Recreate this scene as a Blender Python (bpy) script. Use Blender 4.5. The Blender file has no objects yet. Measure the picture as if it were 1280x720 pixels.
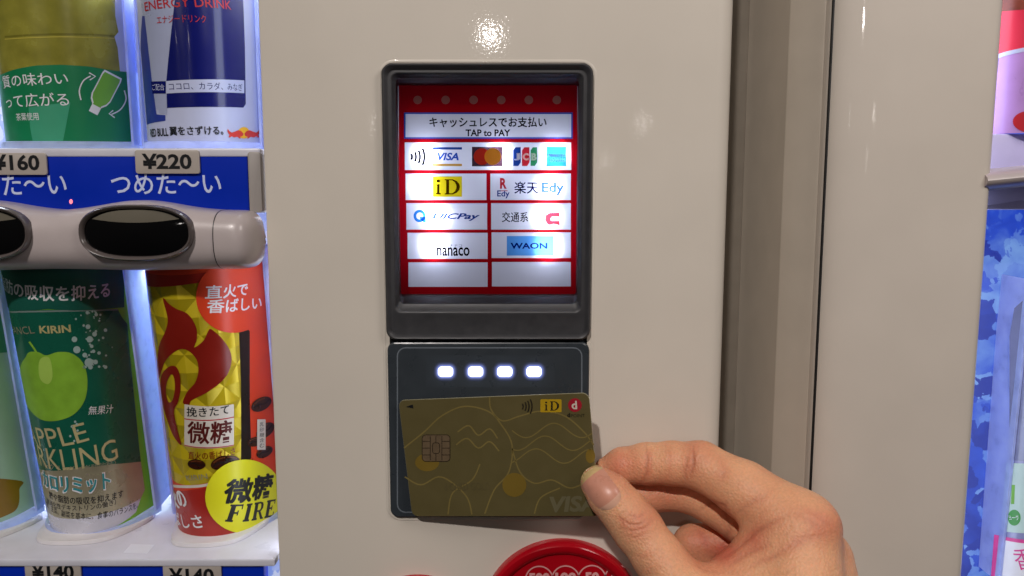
import bpy, bmesh, math, random
import numpy as np
from mathutils import Vector, Matrix
from mathutils.geometry import tessellate_polygon
random.seed(4)
PI = math.pi
SC = bpy.context.scene
COL = SC.collection

# ------------------------------------------------------------------ camera
F_PX = 1280 * 26 / 36
PITCH = math.radians(6.54)
CAM = Vector((0, -0.35, 0))
cd = bpy.data.cameras.new('camera'); cam = bpy.data.objects.new('camera', cd); COL.objects.link(cam)
cam.location = CAM; cam.rotation_euler = (PI / 2 - PITCH, 0, 0)
cd.sensor_width = 36; cd.lens = 26; cd.clip_start = 0.01; cd.clip_end = 100
SC.camera = cam
SC.view_settings.view_transform = 'Standard'; SC.view_settings.look = 'None'
SC.view_settings.exposure = 0; SC.view_settings.gamma = 1
SC.view_settings.use_curve_mapping = False
SC.cycles.max_bounces = 10; SC.cycles.transparent_max_bounces = 24
SC.cycles.sample_clamp_indirect = 4.0
SC.cycles.use_denoising = True

# ------------------------------------------------------------------ world (a dim indoor hall, no sky)
W = bpy.data.worlds.new('World'); SC.world = W; W.use_nodes = True
nt = W.node_tree; nt.nodes.clear()
wo = nt.nodes.new('ShaderNodeOutputWorld'); bg = nt.nodes.new('ShaderNodeBackground')
tc = nt.nodes.new('ShaderNodeTexCoord'); sp = nt.nodes.new('ShaderNodeSeparateXYZ'); rm = nt.nodes.new('ShaderNodeValToRGB')
mp = nt.nodes.new('ShaderNodeMapRange'); mp.inputs[1].default_value = -1; mp.inputs[2].default_value = 1
nt.links.new(tc.outputs['Generated'], sp.inputs[0]); nt.links.new(sp.outputs[2], mp.inputs[0]); nt.links.new(mp.outputs[0], rm.inputs[0])
rm.color_ramp.elements[0].position = .2; rm.color_ramp.elements[0].color = (.10, .09, .085, 1)
rm.color_ramp.elements[1].position = .8; rm.color_ramp.elements[1].color = (.62, .56, .50, 1)
nt.links.new(rm.outputs[0], bg.inputs[0]); bg.inputs[1].default_value = 0.07
nt.links.new(bg.outputs[0], wo.inputs[0])

# ------------------------------------------------------------------ ceiling lamps of the hall and one added fill
def lamp(name, loc, watts, radius, col=(1, .925, .875), spec=1.0):
    d = bpy.data.lights.new(name, 'POINT'); d.energy = watts; d.shadow_soft_size = radius; d.color = col
    d.specular_factor = spec
    o = bpy.data.objects.new(name, d); COL.objects.link(o); o.location = loc; return o
lamp('ceiling_or_fill_lamp', (-0.60, -2.1, 1.72), 162, 0.045)
lamp('ceiling_or_fill_lamp', (0.46, -0.44, 0.40), 5.6, 0.14)  # added soft fill at the right front, brightens the panel towards the right
lamp('ceiling_or_fill_lamp', (-0.155, -5.1, 1.19), 22, 0.034)
lamp('ceiling_or_fill_lamp', (-1.25, -5.2, 0.59), 1.6, 0.04)
lamp('ceiling_or_fill_lamp', (1.12, -5.2, 0.59), 2.2, 0.04)
lamp('ceiling_or_fill_lamp', (0.75, -5.2, 0.31), 1.0, 0.04)

# ------------------------------------------------------------------ colour and materials
def lin(h):
    h = h.lstrip('#'); r = []
    for i in (0, 2, 4):
        c = int(h[i:i + 2], 16) / 255
        r.append(c / 12.92 if c <= .04045 else ((c + .055) / 1.055) ** 2.4)
    return (*r, 1)
MATS = {}
def mat(name, col, rough=.45, metal=0., coat=0., spec=.5, vary=0.06, scale=60, bump=0., bscale=400, specks=False):
    if name in MATS: return MATS[name]
    m = bpy.data.materials.new(name); m.use_nodes = True; MATS[name] = m
    n = m.node_tree.nodes; l = m.node_tree.links; b = n['Principled BSDF']
    c = lin(col) if isinstance(col, str) else (*col, 1)
    b.inputs['Base Color'].default_value = c; b.inputs['Roughness'].default_value = rough
    b.inputs['Metallic'].default_value = metal; b.inputs['Coat Weight'].default_value = coat
    b.inputs['Coat Roughness'].default_value = .045; b.inputs['Specular IOR Level'].default_value = spec
    g = n.new('ShaderNodeTexCoord')
    if vary:
        t = n.new('ShaderNodeTexNoise'); t.inputs['Scale'].default_value = scale; t.inputs['Detail'].default_value = 5
        l.new(g.outputs['Object'], t.inputs['Vector'])
        mx = n.new('ShaderNodeMixRGB'); mx.blend_type = 'MULTIPLY'; mx.inputs[0].default_value = 1
        mr = n.new('ShaderNodeMapRange'); mr.inputs[1].default_value = .3; mr.inputs[2].default_value = .7
        mr.inputs[3].default_value = 1 - vary; mr.inputs[4].default_value = 1 + vary
        l.new(t.outputs[0], mr.inputs[0]); mx.inputs[1].default_value = c; l.new(mr.outputs[0], mx.inputs[2])
        base = mx.outputs[0]
        if specks:      # sparse grime specks and faint scuffs
            vo = n.new('ShaderNodeTexVoronoi'); vo.inputs['Scale'].default_value = 38; l.new(g.outputs['Object'], vo.inputs['Vector'])
            sc_ = n.new('ShaderNodeSeparateColor'); l.new(vo.outputs['Color'], sc_.inputs[0])
            th = n.new('ShaderNodeMath'); th.operation = 'MULTIPLY'; th.inputs[1].default_value = .024; l.new(sc_.outputs[0], th.inputs[0])
            lt = n.new('ShaderNodeMath'); lt.operation = 'LESS_THAN'; l.new(vo.outputs['Distance'], lt.inputs[0]); l.new(th.outputs[0], lt.inputs[1])
            pk_ = n.new('ShaderNodeMath'); pk_.operation = 'GREATER_THAN'; pk_.inputs[1].default_value = .7; l.new(sc_.outputs[1], pk_.inputs[0])
            am = n.new('ShaderNodeMath'); am.operation = 'MULTIPLY'; l.new(lt.outputs[0], am.inputs[0]); l.new(pk_.outputs[0], am.inputs[1])
            a2 = n.new('ShaderNodeMath'); a2.operation = 'MULTIPLY'; a2.inputs[1].default_value = .45; l.new(am.outputs[0], a2.inputs[0])
            m3 = n.new('ShaderNodeMixRGB'); l.new(a2.outputs[0], m3.inputs[0]); l.new(base, m3.inputs[1]); m3.inputs[2].default_value = (.12, .09, .06, 1); base = m3.outputs[0]
        l.new(base, b.inputs['Base Color'])
        r2 = n.new('ShaderNodeMapRange'); r2.inputs[1].default_value = .3; r2.inputs[2].default_value = .7
        r2.inputs[3].default_value = rough * .85; r2.inputs[4].default_value = min(1, rough * 1.2)
        l.new(t.outputs[0], r2.inputs[0]); l.new(r2.outputs[0], b.inputs['Roughness'])
    if bump:
        t2 = n.new('ShaderNodeTexNoise'); t2.inputs['Scale'].default_value = bscale; t2.inputs['Detail'].default_value = 2
        l.new(g.outputs['Object'], t2.inputs['Vector'])
        bp = n.new('ShaderNodeBump'); bp.inputs['Strength'].default_value = bump; bp.inputs['Distance'].default_value = .0004
        l.new(t2.outputs[0], bp.inputs['Height']); l.new(bp.outputs[0], b.inputs['Normal'])
        if coat: l.new(bp.outputs[0], b.inputs['Coat Normal'])
    return m
def sheet(name, col, k=.5, rough=.15, spec=.5, tcol=None):
    """thin plastic sheet that lets light from behind through"""
    if name in MATS: return MATS[name]
    m = mat(name, col, rough, spec=spec, vary=0.18 if name == 'frosted_plastic' else 0.03, scale=150); n = m.node_tree.nodes; l = m.node_tree.links
    t = n.new('ShaderNodeBsdfTranslucent'); t.inputs[0].default_value = lin(tcol) if tcol else lin(col) if isinstance(col, str) else (*col, 1)
    x = n.new('ShaderNodeMixShader'); x.inputs[0].default_value = k
    l.new(n['Principled BSDF'].outputs[0], x.inputs[1]); l.new(t.outputs[0], x.inputs[2])
    l.new(x.outputs[0], n['Material Output'].inputs[0]); return m
def ink(name, col):
    """transparent ink film printed on the backlit sheet"""
    if name in MATS: return MATS[name]
    m = bpy.data.materials.new(name); m.use_nodes = True; MATS[name] = m
    n = m.node_tree.nodes; l = m.node_tree.links; n.remove(n['Principled BSDF'])
    t = n.new('ShaderNodeBsdfTransparent'); t.inputs[0].default_value = lin(col)
    l.new(t.outputs[0], n['Material Output'].inputs[0]); return m
def emis(name, col, s, base=(.6, .6, .65, 1)):
    if name in MATS: return MATS[name]
    m = bpy.data.materials.new(name); m.use_nodes = True; MATS[name] = m
    b = m.node_tree.nodes['Principled BSDF']; c = lin(col)
    b.inputs['Base Color'].default_value = base; b.inputs['Emission Color'].default_value = c
    b.inputs['Emission Strength'].default_value = s; return m

# ------------------------------------------------------------------ geometry of the view (used to measure the photograph)
FW = Vector((0, math.cos(PITCH), -math.sin(PITCH))); UP = Vector((0, math.sin(PITCH), math.cos(PITCH)))
def ray(px, py): return FW + Vector((1, 0, 0)) * ((px - 640) / F_PX) - UP * ((py - 360) / F_PX)
def P(px, py, Y):
    d = ray(px, py); return CAM + d * ((Y - CAM.y) / d.y)
def proj(p):
    q = p - CAM; z = q.dot(FW); return 640 + F_PX * q.x / z, 360 - F_PX * q.dot(UP) / z

class Flat:
    def __init__(s, o, ex, ey):
        s.o = Vector(o); s.ex = Vector(ex).normalized(); s.ey = Vector(ey).normalized(); s.n = s.ex.cross(s.ey)
        s.step = None
    def pt(s, u, v, h=0): return s.o + s.ex * u + s.ey * v + s.n * h
    def uv(s, px, py):
        d = ray(px, py); t = (s.o - CAM).dot(s.n) / d.dot(s.n); q = CAM + d * t - s.o
        return q.dot(s.ex), q.dot(s.ey)
class Omega:
    """bowed card: an arc that runs out into flat flanges left and right; v runs along its leaning axis"""
    def __init__(s, px, py, Yc, R, lean, amax=68):
        t = math.radians(lean)
        s.ex = Vector((1, 0, 0)); s.ez = Vector((0, -math.sin(t), math.cos(t))); s.n = Vector((0, -math.cos(t), -math.sin(t)))
        s.c = P(px, py, Yc); s.R = R; am = math.radians(amax); N = 20
        s.nodes = [(-R * am - .03, -R * math.sin(am) - .03 * math.cos(am), R * math.cos(am) - .03 * math.sin(am))]
        s.nodes += [(R * a, R * math.sin(a), R * math.cos(a)) for a in np.linspace(-am, am, N + 1)]
        s.nodes.append((R * am + .03, R * math.sin(am) + .03 * math.cos(am), R * math.cos(am) - .03 * math.sin(am)))
        s.step = True
    def pt(s, u, v, h=0):
        k = 1
        while k < len(s.nodes) - 1 and u > s.nodes[k][0]: k += 1
        (ua, xa, na), (ub, xb, nb) = s.nodes[k - 1], s.nodes[k]; t = (u - ua) / (ub - ua)
        dx, dn = xb - xa, nb - na; L = math.hypot(dx, dn)
        x = xa + dx * t - dn / L * h; n = na + dn * t + dx / L * h
        return s.c + s.ez * v + s.ex * x + s.n * n
    def uv(s, px, py):
        d = ray(px, py); q = CAM - s.c; D = (d.dot(s.ex), d.dot(s.n)); Q = (q.dot(s.ex), q.dot(s.n)); best = None; near = None
        for (ua, xa, na), (ub, xb, nb) in zip(s.nodes[:-1], s.nodes[1:]):
            ex, en = xb - xa, nb - na; den = D[0] * en - D[1] * ex
            if abs(den) < 1e-12: continue
            t = ((xa - Q[0]) * en - (na - Q[1]) * ex) / den; w = ((xa - Q[0]) * D[1] - (na - Q[1]) * D[0]) / den
            if -1e-9 <= w <= 1 + 1e-9 and t > 0 and D[0] * -en + D[1] * ex < 0 and (best is None or t < best[0]): best = (t, ua + (ub - ua) * w)
        if best is None:      # the ray misses the card on its hidden side: take the silhouette
            k = min(s.nodes, key=lambda a: abs((a[1] - Q[0]) * D[1] - (a[2] - Q[1]) * D[0]) / math.hypot(*D)); t = ((k[1] - Q[0]) * D[0] + (k[2] - Q[1]) * D[1]) / (D[0] ** 2 + D[1] ** 2); best = (t, k[0])
        return best[1], (q + d * best[0]).dot(s.ez)

# ------------------------------------------------------------------ mesh builder
LAY = 0.00006
class MB:
    def __init__(s): s.v = []; s.f = []; s.m = []; s.uv = []; s.mats = []; s.sm = []
    def mi(s, m):
        if m not in s.mats: s.mats.append(m)
        return s.mats.index(m)
    def add(s, vs, fs, m, uvs=None, smooth=True):
        b = len(s.v); s.v += [tuple(x) for x in vs]; k = s.mi(m)
        for f in fs:
            s.f.append([b + i for i in f]); s.m.append(k); s.sm.append(smooth)
            s.uv.append([(uvs[i] if uvs else (0, 0)) for i in f])
    def flat2(s, S, pts, faces, m, lay):
        """put flat (u,v) geometry on a surface, cut finely enough to bend"""
        if S.step:
            bm = bmesh.new(); vs = [bm.verts.new((u, v, 0)) for u, v in pts]
            for f in faces:
                try: bm.faces.new([vs[i] for i in f])
                except ValueError: pass
            u0 = min(p[0] for p in pts); u1 = max(p[0] for p in pts)
            for nd in S.nodes:
                if u0 < nd[0] < u1: bmesh.ops.bisect_plane(bm, geom=bm.verts[:] + bm.edges[:] + bm.faces[:], plane_co=(nd[0], 0, 0), plane_no=(1, 0, 0))
            bm.verts.index_update(); pts = [(v.co.x, v.co.y) for v in bm.verts]; faces = [[v.index for v in f.verts] for f in bm.faces]; bm.free()
        out = []
        for f in faces:
            a = 0
            for i in range(len(f)):
                p, q = pts[f[i]], pts[f[(i + 1) % len(f)]]; a += p[0] * q[1] - q[0] * p[1]
            out.append(list(f) if a > 0 else list(reversed(f)))
        s.add([S.pt(u, v, lay * LAY) for u, v in pts], out, m, pts)
    def poly(s, S, px, m, lay=1, holes=(), smooth=False, raw=False):
        loops = []
        for lp in [px] + list(holes):
            q = spline(lp) if smooth else lp
            loops.append([(p if raw else S.uv(*p)) for p in q])
        allp = [p for lp in loops for p in lp]
        tris = tessellate_polygon([[Vector((u, v, 0)) for u, v in lp] for lp in loops])
        s.flat2(S, allp, tris, m, lay)
    def ell(s, S, cx, cy, rx, ry, m, lay=1, n=40, inner=None, a0=0, a1=2 * PI, rot=0):
        def pts(f):
            r = []
            for i in range(n + (0 if a1 - a0 >= 2 * PI - 1e-6 else 1)):
                a = a0 + (a1 - a0) * i / n; x, y = rx * f * math.cos(a), ry * f * math.sin(a)
                r.append((cx + x * math.cos(rot) - y * math.sin(rot), cy + x * math.sin(rot) + y * math.cos(rot)))
            return r
        if inner is None: s.poly(S, pts(1), m, lay)
        elif a1 - a0 >= 2 * PI - 1e-6: s.poly(S, pts(1), m, lay, holes=[list(reversed(pts(inner)))])
        else: s.poly(S, pts(1) + list(reversed(pts(inner))), m, lay)
    def rr(s, S, x0, y0, x1, y1, r, m, lay=1, line=None):
        o = rrpx(x0, y0, x1, y1, r)
        if line: s.poly(S, o, m, lay, holes=[list(reversed(rrpx(x0 + line, y0 + line, x1 - line, y1 - line, max(r - line, .1))))])
        else: s.poly(S, o, m, lay)
    def line(s, S, px, w, m, lay=1, closed=False, smooth=True):
        q = spline(px, closed) if smooth else px
        n = len(q); L = []; R = []
        for i in range(n):
            a = q[(i - 1) % n] if (closed or i) else q[0]; b = q[(i + 1) % n] if (closed or i < n - 1) else q[-1]
            dx, dy = b[0] - a[0], b[1] - a[1]; k = math.hypot(dx, dy) or 1
            L.append((q[i][0] - dy / k * w / 2, q[i][1] + dx / k * w / 2)); R.append((q[i][0] + dy / k * w / 2, q[i][1] - dx / k * w / 2))
        pts = [S.uv(*p) for p in L + R]
        fs = [[i, (i + 1) % n, n + (i + 1) % n, n + i] for i in range(n if closed else n - 1)]
        s.flat2(S, pts, fs, m, lay)
    def text(s, S, body, p0, p1, h, m, lay=2, bold=0., shear=0., fr=(0, 1)):
        """p0 and p1 are where the fractions fr of the line's width lie in the photo"""
        if bold > .008 and any(ord(ch) > 0x2fff for ch in body):      # heavier strokes: overprint with small shifts
            k = bold * h * .55
            for i, (dx, dy) in enumerate(((-k, -k), (k, k), (k, -k), (-k, k))):
                s.text(S, body, (p0[0] + dx, p0[1] + dy), (p1[0] + dx, p1[1] + dy), h, m, lay + .12 * i, .004, shear, fr)
            return
        vs, fs = glyphs(body, bold, shear); vs = [((x - fr[0]) / (fr[1] - fr[0]), y) for x, y in vs]
        a, b = Vector(S.uv(*p0)), Vector(S.uv(*p1)); c = Vector(S.uv(p0[0], p0[1] - h))
        e = b - a; hv = abs(c.y - a.y); up = Vector((-e.y, e.x)).normalized() * hv
        s.flat2(S, [tuple(a + e * x + up * y) for x, y in vs], fs, m, lay)
    def loft(s, rings, m, cap0=False, cap1=False, closed=True, flip=False):
        n = len(rings[0]); vs = [p for r in rings for p in r]; fs = []
        for j in range(len(rings) - 1):
            for i in range(n if closed else n - 1):
                k = (i + 1) % n; f = [j * n + i, j * n + k, (j + 1) * n + k, (j + 1) * n + i]
                fs.append(f[::-1] if flip else f)
        if cap0: fs.append(list(range(n)) if flip else list(range(n))[::-1])
        if cap1: c = list(range((len(rings) - 1) * n, len(rings) * n)); fs.append(c[::-1] if flip else c)
        s.add(vs, fs, m)
    def plate(s, x0, x1, z0, z1, yf, yb, r, bev, m):
        """rounded slab facing the camera side (-y)"""
        R = []
        for (ins, y) in ((0, yb), (0, yf + bev), (bev * .3, yf + bev * .3), (bev, yf)):
            R.append([(x, y, z) for x, z in rrect(x0 + ins, z0 + ins, x1 - ins, z1 - ins, max(r - ins, 1e-5))])
        s.loft(R, m, True, True)
    def box(s, a, b, m, bev=.0006):
        s.plate(a[0], b[0], a[2], b[2], a[1], b[1], bev, bev, m)
    def build(s, name, parent=None, sharp=35):
        me = bpy.data.meshes.new(name); me.from_pydata(s.v, [], s.f)
        for m in s.mats: me.materials.append(m)
        me.polygons.foreach_set('material_index', s.m); me.polygons.foreach_set('use_smooth', s.sm)
        uvl = me.uv_layers.new(name='UVMap'); flat = [c for f in s.uv for p in f for c in p]
        uvl.data.foreach_set('uv', flat)
        me.update(); me.set_sharp_from_angle(angle=math.radians(sharp))
        o = bpy.data.objects.new(name, me); COL.objects.link(o)
        if parent is not None: attach(o, parent)
        return o
def attach(o, p):
    w = o.matrix_world.copy(); o.parent = p
    bpy.context.view_layer.update(); o.matrix_parent_inverse = p.matrix_world.inverted()
def thing(name, loc, label, cat, group=None):
    o = bpy.data.objects.new(name, None); COL.objects.link(o); o.location = loc; o.empty_display_size = .02
    tag(o, label, cat, group); bpy.context.view_layer.update(); return o
def tag(o, label, cat, group=None):
    o['label'] = label; o['category'] = cat
    if group: o['group'] = group
def spline(p, closed=True, n=6):
    L = len(p); r = []
    for i in range(L if closed else L - 1):
        g = (lambda j: p[j % L]) if closed else (lambda j: p[min(max(j, 0), L - 1)])
        a, b, c, d = g(i - 1), g(i), g(i + 1), g(i + 2)
        for k in range(n):
            t = k / n
            r.append(tuple(.5 * (2 * b[q] + (c[q] - a[q]) * t + (2 * a[q] - 5 * b[q] + 4 * c[q] - d[q]) * t * t + (3 * b[q] - a[q] - 3 * c[q] + d[q]) * t ** 3) for q in (0, 1)))
    if not closed: r.append(p[-1])
    return r
def rrect(x0, z0, x1, z1, r, n=6):
    out = []
    for cx, cz, a in ((x1 - r, z0 + r, -PI / 2), (x1 - r, z1 - r, 0), (x0 + r, z1 - r, PI / 2), (x0 + r, z0 + r, PI)):
        for i in range(n + 1):
            t = a + PI / 2 * i / n; out.append((cx + r * math.cos(t), cz + r * math.sin(t)))
    return out
def rrpx(x0, y0, x1, y1, r): return rrect(x0, y0, x1, y1, r, 5)
GL = {}
def glyphs(body, bold, shear):
    k = (body, bold, shear)
    if k in GL: return GL[k]
    c = bpy.data.curves.new('lettering', 'FONT'); c.body = body; c.offset = bold; c.shear = shear; c.resolution_u = 3
    o = bpy.data.objects.new('lettering', c); COL.objects.link(o)
    bpy.context.view_layer.update()
    me = bpy.data.meshes.new_from_object(o.evaluated_get(bpy.context.evaluated_depsgraph_get()))
    v = [(q.co.x, q.co.y) for q in me.vertices]; f = [list(p.vertices) for p in me.polygons]
    bpy.data.objects.remove(o); bpy.data.curves.remove(c); bpy.data.meshes.remove(me)
    x0 = min(p[0] for p in v); x1 = max(p[0] for p in v); y0 = min(p[1] for p in v); y1 = max(p[1] for p in v)
    GL[k] = ([((p[0] - x0) / (x1 - x0), (p[1] - y0) / (y1 - y0)) for p in v], f); return GL[k]
def arc_icon(mb, S, cx, cy, radii, half, w, m, lay, sy=1):
    for r in radii:
        mb.line(S, [(cx + r * math.cos(a), cy + sy * r * math.sin(a)) for a in np.linspace(-half, half, 9)], w, m, lay, smooth=False)

# ------------------------------------------------------------------ materials
enamel = mat('white_enamel', '#dbd3c7', .4, coat=.3, spec=.2, vary=.02, scale=25, bump=.05, bscale=650, specks=True)
enamel2 = mat('beige_enamel', '#d2c9be', .4, coat=.5, spec=.25, vary=.025, scale=25, bump=.04, bscale=650, specks=True)
inner_metal = mat('painted_inner_metal', '#8f887d', .5, vary=.05)
rubber = mat('black_rubber', '#08080a', .6)
dark_plastic = mat('dark_grey_plastic', '#3a3a3d', .45, vary=.06, scale=200, bump=.12, bscale=2500)
black_plastic = mat('black_plastic', '#141416', .35)
slate_plastic = mat('slate_plastic', '#343a40', .3, vary=.05, scale=100)
groove_grey = mat('groove_grey', '#6a727b', .4)
red_plastic = mat('red_plastic', '#b8061a', .22, coat=.5, vary=.03)
pink_print = mat('pale_print', '#e8a8a8', .4)
white_plastic = mat('white_plastic', '#dcd9dc', .35)
rail_plastic = mat('rail_plastic', '#beb3b2', .33, coat=.3, vary=.03, bump=.08, bscale=900)
button_black = mat('button_black', '#050507', .06, coat=.6)
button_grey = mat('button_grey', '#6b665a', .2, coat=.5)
bezel_grey = mat('bezel_grey', '#5d5553', .25, coat=.4)
frost = sheet('frosted_plastic', '#d3deff', .6, .3)
white_w = mat('print_white', '#e6e6ea', .35)
black_i = mat('print_black', '#121418', .4)
blue_strip = mat('print_blue', '#002ab0', .5, spec=.15, vary=.04)
pale_blue = mat('print_pale_blue', '#c9d4f7', .35)
tag_grey = mat('tag_grey', '#b3aaa2', .5, vary=.04)

def ice_mat(name, c0, c1, c2, s):
    m = bpy.data.materials.new(name); m.use_nodes = True
    n = m.node_tree.nodes; l = m.node_tree.links; b = n['Principled BSDF']
    g = n.new('ShaderNodeTexCoord'); t = n.new('ShaderNodeTexVoronoi'); t.inputs['Scale'].default_value = 90; t.distance = 'CHEBYCHEV'
    z = n.new('ShaderNodeTexNoise'); z.inputs['Scale'].default_value = 70; z.inputs['Detail'].default_value = 6; z.inputs['Distortion'].default_value = .4
    mx = n.new('ShaderNodeMixRGB'); mx.inputs[0].default_value = .45; rp = n.new('ShaderNodeValToRGB')
    l.new(g.outputs['Object'], z.inputs['Vector']); l.new(z.outputs['Color'], mx.inputs[1]); l.new(g.outputs['Object'], mx.inputs[2])
    ad = n.new('ShaderNodeVectorMath'); ad.operation = 'MULTIPLY_ADD'; ad.inputs[1].default_value = (.02, .02, .02)
    l.new(z.outputs['Color'], ad.inputs[0]); l.new(g.outputs['Object'], ad.inputs[2]); l.new(ad.outputs[0], t.inputs['Vector'])
    m2 = n.new('ShaderNodeMixRGB'); m2.inputs[0].default_value = .4; l.new(t.outputs['Color'], m2.inputs[1]); l.new(z.outputs[0], m2.inputs[2])
    bw = n.new('ShaderNodeRGBToBW'); l.new(m2.outputs[0], bw.inputs[0]); l.new(bw.outputs[0], rp.inputs[0])
    e = rp.color_ramp.elements; e[0].position = .3; e[0].color = lin(c0); e[1].position = .72; e[1].color = lin(c2)
    k = e.new(.5); k.color = lin(c1)
    b.inputs['Base Color'].default_value = (.06, .08, .16, 1); l.new(rp.outputs[0], b.inputs['Emission Color']); b.inputs['Emission Strength'].default_value = s
    return m
ice_pale = ice_mat('ice_backlight_pale', '#86a0f0', '#b8c8fd', '#e6ecff', .72)
ice_blue = ice_mat('ice_backlight_blue', '#0a1ea0', '#2450e0', '#86b4ff', .62)

# ------------------------------------------------------------------ measures on the front plane
def X0(px, Y=0, py=360): return P(px, py, Y).x
def Z0(py, Y=0): return P(640, py, Y).z
XL = (P(320, 0, 0).x + P(350, 720, 0).x) / 2          # left edge of the white door
XR = (P(918, 0, 0).x + P(902, 720, 0).x) / 2
TX0 = (P(477, 100, 0).x + P(488, 600, 0).x) / 2; TX1 = (P(741, 100, 0).x + P(737, 425, 0).x) / 2
TZ1 = Z0(80); TZ0 = Z0(646); TZM = Z0(425.5)

# ================================================================== first vending machine
vm = thing('vending_machine', (-.1, .2, -.9), 'white drinks vending machine with lit sample shelves, red coin plate and the dark card terminal', 'vending machine')
ZB, ZT = -.42, .36
# door: front skin with an opening for the terminal, rounded right edge
mb = MB(); r = .009
prof = [(XL, .07), (XL, .0015), (XL + .0005, .0004), (XL + .0015, 0), (TX0 + .0012, 0), (TX1 - .0012, 0)] + \
       [(XR - r + r * math.sin(a), r - r * math.cos(a)) for a in np.linspace(0, PI / 2, 12)] + [(XR, .045)]
zs = [ZB, TZ0 + .0012, TZ1 - .0012, ZT]; vs = [(x, y, z) for z in zs for x, y in prof]; n = len(prof); fs = []
for j in range(3):
    for i in range(n - 1):
        if j == 1 and i == 4: continue
        fs.append([j * n + i, j * n + i + 1, (j + 1) * n + i + 1, (j + 1) * n + i])
mb.add(vs, fs, enamel)
a, b = n + 4, n + 5; c, d = 2 * n + 5, 2 * n + 4
q = [(vs[i][0], .05, vs[i][2]) for i in (a, b, c, d)]
mb.add([vs[a], vs[b], vs[c], vs[d]] + q, [[0, 4, 5, 1], [1, 5, 6, 2], [2, 6, 7, 3], [3, 7, 4, 0], [4, 7, 6, 5]], inner_metal)
mb.build('door', vm)
# pressed rim round the terminal
mb = MB(); R = []
for ins, y in ((-.0020, -.00004), (-.0017, -.0002), (-.0012, -.0003), (-.0007, -.0002), (-.0004, .0006), (-.0002, .004)):
    R.append([(x, y, z) for x, z in rrect(TX0 + ins, TZ0 + ins, TX1 - ins, TZ1 - ins, .0055 - ins)])
mb.loft(R, enamel); mb.build('door_rim', vm)
# cabinet behind
mb = MB(); mb.box((XL - .25, .12, ZB), (XR - .012, .5, ZT), inner_metal, .003)
mb.build('cabinet', vm)
mb = MB(); mb.box((XR - .022, .046, ZB), (XR - .003, .4, ZT), inner_metal, .001); mb.box((XL + .012, .008, ZB), (XL + .0135, .12, ZT), inner_metal, .0004); mb.build('light_block_wall', vm)  # unseen walls added to keep display light out of the gap
mb = MB(); mb.plate(XL - .30, XL + .005, ZB, ZT, .088, .1, .002, .001, ice_pale); mb.build('backlight_panel', vm)
# vertical light tube hidden behind the door edge
led = emis('led_white', '#dfe6ff', 3.0)
mb = MB(); mb.plate(XL + .003, XL + .008, ZB + .02, ZT - .02, .012, .03, .002, .001, led); mb.build('light_tube', vm)
def area(name, loc, rot, sx, sy, w, col):
    d = bpy.data.lights.new(name, 'AREA'); d.shape = 'RECTANGLE'; d.size = sx; d.size_y = sy; d.energy = w; d.color = col
    o = bpy.data.objects.new(name, d); COL.objects.link(o); o.location = loc; o.rotation_euler = rot; return o
area('display_light_tube', (XL - .001, .016, -.03), (0, PI / 2, 0), .6, .012, .07, (.78, .85, 1))
area('display_light_tube', (XL - .12, .062, Z0(338, .03)), (0, 0, 0), .26, .02, .62, (.84, .9, 1))
area('display_light_tube', (XL - .12, .062, .13), (0, 0, 0), .26, .02, .62, (.84, .9, 1))
# shelves
lip = mat('shelf_lip', '#d8d8e4', .3)
def shelf(zf, yf, name='shelf'):
    mb = MB(); mb.plate(XL - .3, XL - .0025, zf - .004, zf, yf, .086, .001, .0008, lip); return mb.build(name, vm)
S_UP = Z0(184.5); shelf(S_UP, .0035)
S_LO = Z0(699, 0.002); low_shelf = shelf(S_LO, .002)
mb = MB(); mb.poly(Flat((0, 0, S_LO + .0001), (1, 0, 0), (0, 1, 0)), [(154, 691), (184, 692), (193, 681), (164, 680)], mat('light_patch_white', '#eef0fa', .3), 1); mb.build('shelf_light_patch', low_shelf)  # white quad standing in for a patch of light on the shelf

# ---- blue strip with the price tags
strip = Flat(P(0, 230, .004), (1, 0, 0), (0, 0, 1))
def price_strip(zt, zb, y, texts):
    mb = MB(); mb.plate(XL - .3, X0(312), zb, zt, y, y + .006, .001, .0004, blue_strip)
    S = Flat((0, y, 0), (1, 0, 0), (0, 0, 1))
    for t in texts: mb.text(S, 'つめた〜い', t[0], t[1], t[2], pale_blue, 2, bold=.012)
    return mb.build('price_strip', vm)
price_strip(Z0(190, .004), Z0(268, .004), .004, [((140, 243), (277, 242), 26), ((-52, 245), (84, 243), 27)])
price_strip(Z0(706, .004), Z0(800, .004), .004, [])
mb = MB(); mb.plate(X0(313), X0(329), Z0(266), Z0(189), .003, .02, .0015, .0005, mat('strip_end', '#a09a96', .4)); mb.build('strip_end', vm)
mb = MB(); mb.ell(Flat((0, .004, 0), (1, 0, 0), (0, 0, 1)), 89, 252, 2.2, 3, emis('red_led', '#ff2050', 1.2), 3, 16); mb.build('sold_out_lamp', vm)

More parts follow.
